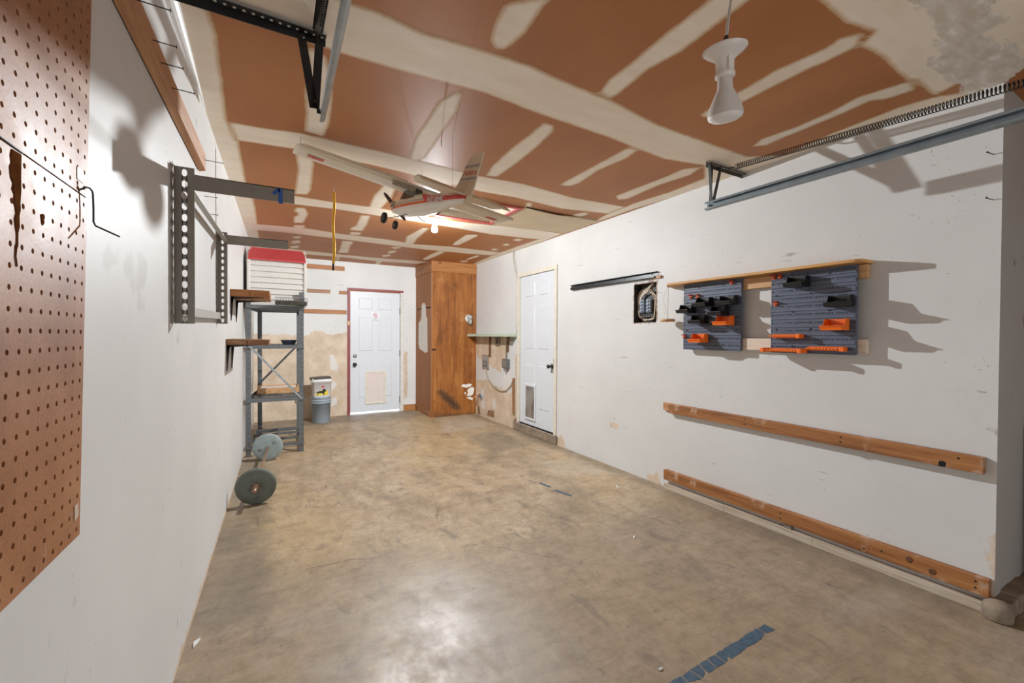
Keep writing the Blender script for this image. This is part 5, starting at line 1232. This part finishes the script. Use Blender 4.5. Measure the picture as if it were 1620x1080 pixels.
me = MB(); me.tube([(2.02, 3.325, H-.004), (2.2, 3.338, H-.006), (2.4, 3.345, H-.012), (2.6, 3.345, H-.010), (2.85, 3.335, H-.003)], .004, 6); part('torn_edge', me, M_hole, t, label='dark cracked front edge')

# gold pull cord
t = thing('pull_cord', 'twisted gold pull cord with black tip hanging from a ceiling hook', 'pull cord', (.415, 3.538, H))
mb = MB(); n = 200
def helix(ph): return [(.415+.004*sin(k*.05)+.0065*cos(k*.55+ph), 3.538+.0065*sin(k*.55+ph), 2.375-(2.375-1.825)*k/n) for k in range(n+1)]
M_gold = plain('gold_braid', (.80, .45, .04), .35, .45, var=.35, scale=120)
for ph in (0, 2.1, 4.2): mb.tube(helix(ph), .0048, 5)
part('braid', mb, M_gold, t)
mb = MB(); mb.tube([(.413, 3.538, 1.830), (.411, 3.538, 1.776)], .008, 8); part('tip', mb, M_black, t)
mb = MB(); mb.tube([(.415, 3.538, 2.372), (.417, 3.538, 2.41), (.412, 3.538, 2.43), (.415, 3.538, H)], .002, 6); part('hook', mb, M_galv, t)
for i, (x, y) in enumerate(((.89, 2.46), (1.03, 1.07))):
    mb = MB(); mb.tube([(x, y, H+.004), (x, y, H-.03), (x+.006, y, H-.034)], .0022, 6); solo('ceiling_hook', mb, M_black, ['small black hook in the ceiling above the model airplane', 'small black hook in the brown ceiling board near the pendant lamp'][i], 'hook', (x, y, H), 'hooks in the ceiling')

# ================================================================ MODEL AIRPLANE
q0 = Vector((.8714, 2.9424, 2.2646)); fw = Vector((-.08092, .96946, .23152)); lf = Vector((-.98636, -.11129, .12127)); up = fw.cross(lf)*-1
up = Vector((.14333, -.21855, .96524))
PM = Matrix(((-lf.x, fw.x, up.x), (-lf.y, fw.y, up.y), (-lf.z, fw.z, up.z))).to_4x4()
t = thing('model_airplane', 'cream and red high-wing radio model airplane hanging from the ceiling', 'model airplane', tuple(q0)); t.rotation_euler = PM.to_euler()
def ap(name, mb, mats, parent=None, **k): return part(name, mb, mats, parent or t, world=False, **k)
M_cr = plain('cream_film', (.62, .52, .37), .35, var=.05, scale=8)
M_cl = plain('pale_cream_film', (.70, .63, .50), .35, var=.04, scale=8)
# fuselage skin: white belly, red stripe and red tail cone with a cream top
def fus_mat():
    tt = NT('fuselage_film'); x = tt.n('SeparateXYZ'); tt.l(tt.n('TexCoord').outputs['Object'], x.inputs[0])
    zl = tt.math('SUBTRACT', x.outputs[2], tt.math('ADD', tt.math('MULTIPLY', x.outputs[1], -.062), -.100))   # height above the stripe line
    c = tt.mix(tt.math('GREATER_THAN', zl, 0.), (.72, .67, .59, 1), (.66, .10, .025, 1))
    c = tt.mix(tt.math('GREATER_THAN', zl, .016), c, (.63, .53, .38, 1))
    g = tt.math('MULTIPLY', tt.math('GREATER_THAN', zl, .022), tt.math('LESS_THAN', zl, .030))
    c = tt.mix(g, c, (.30, .29, .26, 1))
    tail = tt.math('LESS_THAN', tt.math('ADD', x.outputs[1], tt.math('MULTIPLY', zl, -1.2)), -.34)
    rt = tt.math('MULTIPLY', tail, tt.math('GREATER_THAN', zl, 0.))
    rt = tt.math('MULTIPLY', rt, tt.math('LESS_THAN', zl, .062))
    c = tt.mix(rt, c, (.60, .055, .05, 1))
    return tt.fin(c, .3, 0, .5)
def ring(y, w, zb, zt, n=16, p=.62):
    zc, h = (zb+zt)/2, (zt-zb)/2
    out = []
    for k in range(n):
        a = 2*pi*k/n+pi/n
        ca, sa = cos(a), sin(a)
        out.append((w*math.copysign(abs(ca)**p, ca), y, zc+h*math.copysign(abs(sa)**p, sa)))
    return out
mb = MB(); mb.loft([ring(.355, .020, -.105, -.065), ring(.345, .036, -.128, -.045), ring(.30, .046, -.142, -.040), ring(.20, .054, -.150, -.040), ring(.12, .058, -.152, -.038), ring(.02, .060, -.152, .008), ring(-.04, .060, -.150, .022), ring(-.16, .058, -.146, .020), ring(-.24, .055, -.140, .008), ring(-.34, .049, -.130, -.018), ring(-.52, .036, -.106, -.026), ring(-.70, .022, -.080, -.028), ring(-.795, .010, -.068, -.028)])
FU = ap('fuselage', mb, fus_mat())
M_win = plain('smoked_canopy', (.028, .026, .024), .15)
for s in (-1, 1):
    for y0_, y1_, z0_, z1_, z2_ in ((.104, .026, -.052, -.050, .006), (.020, -.055, -.052, -.048, .010), (-.062, -.150, -.048, -.040, .012)):
        w = MB(); x_ = s*.0592
        w.prism([(x_+s*.0015, y0_, z0_), (x_+s*.0015, y1_, z1_), (x_+s*.0005, y1_-.002, z2_), (x_+s*.0005, (y0_*.35+y1_*.65) if y0_ > .1 else y0_, z2_)], (s*.0012, 0, 0))
        ap('window', w, M_win, FU)
    w = MB(); w.prism([(s*.0585, -.165, -.030), (s*.0525, -.285, -.020), (s*.052, -.262, .0), (s*.057, -.17, .012)], (s*.0025, 0, 0)); ap('window', w, M_win, FU)
w = MB(); w.prism([(-.044, .120, -.034), (.044, .120, -.034), (.050, .040, .006), (-.050, .040, .006)], (0, .002, .004)); ap('window', w, M_win, FU)
for s in (-1, 1):
    mb = MB(); mm = Matrix.Translation((s*.0408, -.475, -.0615)) @ Matrix(((0, 0, s, 0), (-s*-1 if False else (1 if s > 0 else -1), 0, 0, 0), (0, 1, 0, 0), (0, 0, 0, 1)))
    mm = frame((s*.0425, -.475, -.0600), (0, (1 if s > 0 else -1), .06*(1 if s < 0 else -1)), (s*.0, .0, 1)) @ Matrix.Rotation(s*-.0, 4, 'Y')
    # letters follow the taper of the tail cone
    mm = Matrix.Translation((s*.0415, -.475, -.0600)) @ Matrix.Rotation((-.075 if s > 0 else .075), 4, 'Z') @ Matrix.Translation((-s*.0415, .475, .06)) @ frame((s*.0415, -.475, -.0600), (0, (1 if s > 0 else -1), 0), (0, 0, 1))
    text_into(mb, 'N310MF', .052, mm @ Matrix.Scale(1.12, 4, (1, 0, 0)), .0012); ap('registration_letters', mb, plain('silver_letters', (.70, .68, .64), .35), FU)
# wing
def foil(x, yc, c, zc, th):
    up_ = [(1, 0), (.75, .45), (.5, .8), (.3, 1), (.12, .75), (.02, .3), (0, 0)]; lo = [(.05, -.22), (.25, -.26), (.6, -.16)]
    return [(x, yc+c/2-c*(1-a) if False else yc-c/2+c*(1-a), zc+b*th) for a, b in up_]+[(x, yc-c/2+c*(1-a), zc+b*th) for a, b in lo]
mb = MB(); yc, ch = -.015, .235; INC = Matrix.Translation((0, -.02, .022)) @ Matrix.Rotation(-.16, 4, 'X') @ Matrix.Translation((0, .02, -.022)); mb.M = INC
mb.loft([foil(-.765, yc+.01, ch*.78, .030, .020), foil(-.755, yc, ch*.94, .030, .028), foil(-.72, yc, ch, .030, .030), foil(0, yc, ch, .022, .030), foil(.72, yc, ch, .030, .030), foil(.755, yc, ch*.94, .030, .028), foil(.765, yc+.01, ch*.78, .030, .020)])
WG = ap('wing', mb, M_cl)
for s in (-1, 1):
    w = MB(); w.M = INC; w.prism([(s*.69, .045, .0225), (s*.60, .045, .0222), (s*.60, -.005, .0212), (s*.69, -.005, .0215)], (0, 0, -.0015)); ap('red_decal', w, M_redh, WG)
    w = MB(); w.M = INC; w.box(min(s*.12, s*.74), max(s*.12, s*.74), yc-ch/2-.026, yc-ch/2-.002, .006, .026); ap('aileron', w, M_cr, WG, bevel=.002)
w = MB()
for k in range(18):
    for j in range(3): w.box(-.205+k*.0095, -.199+k*.0095, yc-ch/2-.030+j*.004 if False else -.150-.004, -.148-.004+.0, -.004+j*.009, .002+j*.009)
w2 = MB(); w2.box(-.212, -.032, -.150, -.146, -.008, .026); gb = ap('vent_grille', w2, plain('brown_grille', (.05, .038, .028), .6), WG)
w3 = MB()
for k in range(17):
    w3.box(-.210+k*.0108, -.2065+k*.0108, -.153, -.150, -.008, .026)
for j in range(4): w3.box(-.212, -.032, -.153, -.150, -.008+j*.0105, -.0055+j*.0105)
ap('grille_bars', w3, M_cr, gb)
# tail
IN2 = Matrix.Translation((0, -.72, -.02)) @ Matrix.Rotation(-.14, 4, 'X') @ Matrix.Translation((0, .72, .02))
mb = MB(); mb.M = IN2; mb.add([(x, y, z) for z in (-.024, -.016) for x, y in ((-.278, -.715), (-.25, -.66), (0, -.625), (.25, -.66), (.278, -.715), (.278, -.775), (-.278, -.775))], [(6, 5, 4, 3, 2, 1, 0), (7, 8, 9, 10, 11, 12, 13)]+[(i, (i+1) % 7, (i+1) % 7+7, i+7) for i in range(7)]); ST = ap('tailplane', mb, M_cr, bevel=.002)
for s in (-1, 1):
    w = MB(); w.M = IN2 @ Matrix.Translation((0, -.777, -.018)) @ Matrix.Rotation(.55, 4, 'X') @ Matrix.Translation((0, .777, .018)); w.box(min(s*.02, s*.278), max(s*.02, s*.278), -.842, -.778, -.024, -.017); ap('elevator', w, M_cr, ST, bevel=.002)
mb = MB(); mb.prism([(-.004, y, z) for y, z in [(-.60, -.026), (-.80, -.026), (-.825, .19), (-.80, .196), (-.745, .165), (-.67, .04)]], (.008, 0, 0)); FN = ap('fin', mb, M_cr, bevel=.002)
mb = MB(); mb.prism([(-.004, y, z) for y, z in [(-.805, -.07), (-.865, -.055), (-.895, .19), (-.875, .198), (-.829, .192)]], (.008, 0, 0)); ap('rudder', mb, M_cr, FN, bevel=.002)
for s in (-1, 1):
    w = MB(); w.prism([(s*.0045, y, z) for y, z in [(-.715, .118), (-.885, .118), (-.888, .132), (-.725, .132)]], (s*.0006, 0, 0)); w.prism([(s*.0045, y, z) for y, z in [(-.685, .052), (-.875, .052), (-.877, .064), (-.692, .064)]], (s*.0006, 0, 0)); ap('grey_band', w, plain('grey_band', (.30, .29, .26), .4), FN)
    w = MB(); text_into(w, 'Hobbico', .044, frame((s*.0048, -.792, .090), (0, 1 if s > 0 else -1, 0), (0, 0, 1)), .0006); ap('maker_letters', w, plain('red_letters', (.55, .09, .03), .4), FN)
# propeller
mb = MB(); mb.lathe([(.020, 0), (.018, .012), (.010, .026), (0, .032)], (0, .350, -.085), (0, 1, 0), 16); ap('spinner', mb, M_black, t)
mb = MB(); c = Vector((0, .372, -.085)); dv = Vector((.80, 0, -.60)); nv = Vector((.60, 0, .80))
for s in (-1, 1):
    mb.loft([[tuple(c+dv*s*r+nv*s*a*wd+Vector((0, b*.004+a*s*.008*0, 0))) for a, b in ((-1, 0), (-.4, 1), (.4, 1), (1, 0), (.4, -1), (-.4, -1))] for r, wd in ((.008, .008), (.03, .012), (.07, .015), (.11, .012), (.128, .005))])
ap('propeller', mb, plain('dark_maroon_blade', (.055, .02, .016), .3), t)
mb = MB(); mb.tube([(-.040, .27, -.085), (-.062, .285, -.10), (-.062, .24, -.11), (-.050, .22, -.095)], .007, 8); mb.box(-.058, -.036, .235, .30, -.10, -.06); ap('engine', mb, plain('aluminium_engine', (.40, .36, .30), .4, .6), t)
# undercarriage
M_tyre = plain('black_foam_tyre', (.018, .017, .016), .8)
def wheel(x, y, z, r, name):
    w = MB(); w.lathe([(r*.55, -.010), (r*.86, -.013), (r, -.006), (r, .006), (r*.86, .013), (r*.55, .010)], (x, y, z), (1, 0, 0), 28); o = ap(name, w, M_tyre, t)
    h = MB(); h.lathe([(0, -.0105), (r*.56, -.0105), (r*.56, .0105), (0, .0105)], (x, y, z), (1, 0, 0), 20); ap('hub', h, plain('dark_hub', (.07, .06, .055), .6), o)
wheel(-.178, -.005, -.215, .037, 'main_wheel'); wheel(0, .285, -.222, .033, 'nose_wheel')
for s in (-1, 1):
    w = MB(); w.tube([(s*.035, -.04, -.148), (s*.10, -.02, -.185), (s*.165, -.005, -.213), (s*.195, -.005, -.215)] if s < 0 else [(.03, -.05, -.14), (.06, -.045, -.155), (.10, -.037, -.165)], .0024 if s < 0 else .004, 6); ap('gear_leg', w, M_black, t)
w = MB(); w.tube([(0, .25, -.145), (0, .252, -.17), (.0, .28, -.19), (.016, .285, -.20), (.016, .285, -.222), (-.014, .285, -.222)], .0022, 6); ap('nose_leg', w, M_galv, t)
# hanging threads
w = MB()
PMi = (Matrix.Translation(q0) @ PM).inverted()
def tl(p): return tuple(PMi @ Vector(p))
def lw(p): return Matrix.Translation(q0) @ PM @ Vector(p)
for a, hk in (((-.74, -.02, .05), None), ((0, -.62, -.02), None), ((.05, .02, .05), None)):
    p = lw(a); w.tube([a, tl((p.x, p.y, H-.001))], .0009, 4)
ap('hanging_thread', w, plain('dark_thread_line', (.10, .09, .08), .8), t)
w = MB(); w.tube([(-.06, .20, .02), (-.068, .235, -.05), (-.062, .24, -.14), (-.02, .22, -.17)], .0012, 5); ap('antenna_wire', w, M_black, t)

# ================================================================ FLOOR TAPE AND CHIPS
M_tape = plain('worn_blue_tape', (.045, .085, .13), .55, var=.35, scale=50)
rnd = random.Random(11)
def tape(name, label, a, b, w, n, gaps, skew=0.):
    a, b = Vector(a), Vector(b); d = (b-a); L_ = d.length; d.normalize(); s = Vector((-d.y, d.x, 0)); mb = MB(); z = .0006
    x = 0
    cuts = [0]+sorted(L_*(k+rnd.uniform(-.3, .3))/n for k in range(1, n))+[L_]
    sl = [rnd.uniform(-.4, .6)*w for _ in cuts]
    for k in range(n):
        g = rnd.choice((.0006, .0012, .003, .006 if n > 4 else .002))
        lo0, lo1, hi0, hi1 = [rnd.choice((0, 0, .1, .28 if n > 4 else .1))*w*rnd.random() for _ in range(4)]
        m = 7; pts = []
        for i in range(m+1):
            f = i/m; pts.append(a+d*(cuts[k]+g+(cuts[k+1]-cuts[k]-g)*f)+s*(-w/2+lo0*(1-f)+lo1*f+rnd.uniform(-.002, .002)))
        for i in range(m+1):
            f = 1-i/m; pts.append(a+d*(cuts[k]+sl[k]*.35+g+(cuts[k+1]+sl[k+1]*.35-cuts[k]-sl[k]*.35-g)*f)+s*(w/2-hi0*(1-f)-hi1*f+rnd.uniform(-.002, .002)))
        mb.prism([(p.x, p.y, .0004) for p in pts], (0, 0, z))
    solo(name, mb, M_tape, label, 'tape', ((a.x+b.x)/2, (a.y+b.y)/2, 0), 'blue tape on the floor')
tape('floor_tape', 'long ragged strip of blue tape on the floor nearest the camera', (1.23, 1.045, 0), (1.915, 1.068, 0), .050, 13, .10)
tape('floor_tape', 'first short blue tape scrap on the floor, nearer the inner door', (2.035, 3.11, 0), (2.06, 2.975, 0), .030, 2, .12)
tape('floor_tape', 'second short blue tape scrap, nearer the camera than the first', (2.05, 2.90, 0), (2.095, 2.735, 0), .030, 2, .08)
for i, (x, y, s, lb) in enumerate(((2.01, 1.97, .02, 'white plaster chip out on the middle of the floor'), (2.603, 2.926, .018, 'farther white plaster crumb near the right wall'), (2.56, 2.711, .026, 'longer white plaster crumb near the right wall'), (-.275, 2.16, .03, 'white splinter at the foot of the left wall'), (1.30, 1.13, .012, 'tiny white crumb beside the long blue tape'))):
    mb = MB(); k = rnd.random()*3
    pts = [(x+s*cos(k), y+s*sin(k), 0), (x+s*.4*cos(k+1.2), y+s*.4*sin(k+1.2), 0), (x-s*cos(k+.3), y-s*sin(k+.3), 0), (x+s*.3*cos(k-1.5), y+s*.3*sin(k-1.5), 0)]
    mb.prism(pts, (0, 0, .006)); solo('plaster_chip', mb, M_white, lb, 'chip', (x, y, 0), 'white chips on the floor')
B_POW = 36; G_POW = 9; B_CONST = .82; B_LIN = .40; W_STR = 3.3; EXPO = -.02; B_COL = (.94, .975, 1); W_COL = (.86, .93, 1, 1)
# ---------------------------------------------------------------- camera
f_px, yaw, pitch, roll, HC = 674.78, .5129, -.0118, .0057, 1.276
F = Vector((sin(yaw)*cos(pitch), cos(yaw)*cos(pitch), sin(pitch))); R0 = Vector((cos(yaw), -sin(yaw), 0)); U0 = R0.cross(F)
R = R0*cos(roll)+U0*sin(roll); U = U0*cos(roll)-R0*sin(roll)
cd = bpy.data.cameras.new('camera'); cam = bpy.data.objects.new('camera', cd); COL.objects.link(cam)
cam.matrix_world = Matrix(((R.x, U.x, -F.x, 0), (R.y, U.y, -F.y, 0), (R.z, U.z, -F.z, HC), (0, 0, 0, 1)))
cd.sensor_width = 36; cd.sensor_fit = 'HORIZONTAL'; cd.lens = 36*f_px/1620; cd.clip_start = .02; cd.clip_end = 100
SC.camera = cam

# ---------------------------------------------------------------- light
w = bpy.data.worlds.new('World'); SC.world = w; w.use_nodes = True
bg = w.node_tree.nodes['Background']; bg.inputs[0].default_value = W_COL; bg.inputs[1].default_value = W_STR
def lamp(name, kind, loc, power, color=(1, 1, 1), rot=(0, 0, 0), **kw):
    d = bpy.data.lights.new(name, kind); d.energy = power; d.color = color
    for k, v in kw.items(): setattr(d, k, v)
    o = bpy.data.objects.new(name, d); COL.objects.link(o); o.location = loc; o.rotation_euler = rot
    return o
bl = lamp('ceiling_bulb_light', 'POINT', BULB, B_POW, B_COL, shadow_soft_size=.016)
bl.data.use_nodes = True; nt = bl.data.node_tree
em = next(n for n in nt.nodes if n.type == 'EMISSION')
fo = nt.nodes.new('ShaderNodeLightFalloff'); fo.inputs['Strength'].default_value = 1.; 
mx = nt.nodes.new('ShaderNodeMath'); mx.operation = 'MULTIPLY'; mx.inputs[1].default_value = B_CONST; nt.links.new(fo.outputs['Constant'], mx.inputs[0])
ml = nt.nodes.new('ShaderNodeMath'); ml.operation = 'MULTIPLY_ADD'; ml.inputs[1].default_value = B_LIN; nt.links.new(fo.outputs['Linear'], ml.inputs[0]); nt.links.new(mx.outputs[0], ml.inputs[2])
nt.links.new(ml.outputs[0], em.inputs['Strength'])
gl2 = lamp('ceiling_bulb_glow', 'POINT', BULB, G_POW, B_COL, shadow_soft_size=.016)
po = lamp('fill_opening_portal', 'AREA', (1.37, Y0-.05, OPEN_H/2), 1, rot=(pi/2, 0, 0), shape='RECTANGLE', size=2.5, size_y=OPEN_H)  # guides world light through the added rear opening
po.data.cycles.is_portal = True; po.rotation_euler = (-pi/2, 0, pi)
vs = SC.view_settings; SC.display_settings.display_device = 'sRGB'
vs.view_transform = 'Standard'; vs.look = 'None'; vs.gamma = 1; vs.use_curve_mapping = False; vs.exposure = EXPO
SC.cycles.max_bounces = 10; SC.cycles.diffuse_bounces = 6; SC.cycles.use_denoising = True
SC.cycles.sample_clamp_indirect = 8
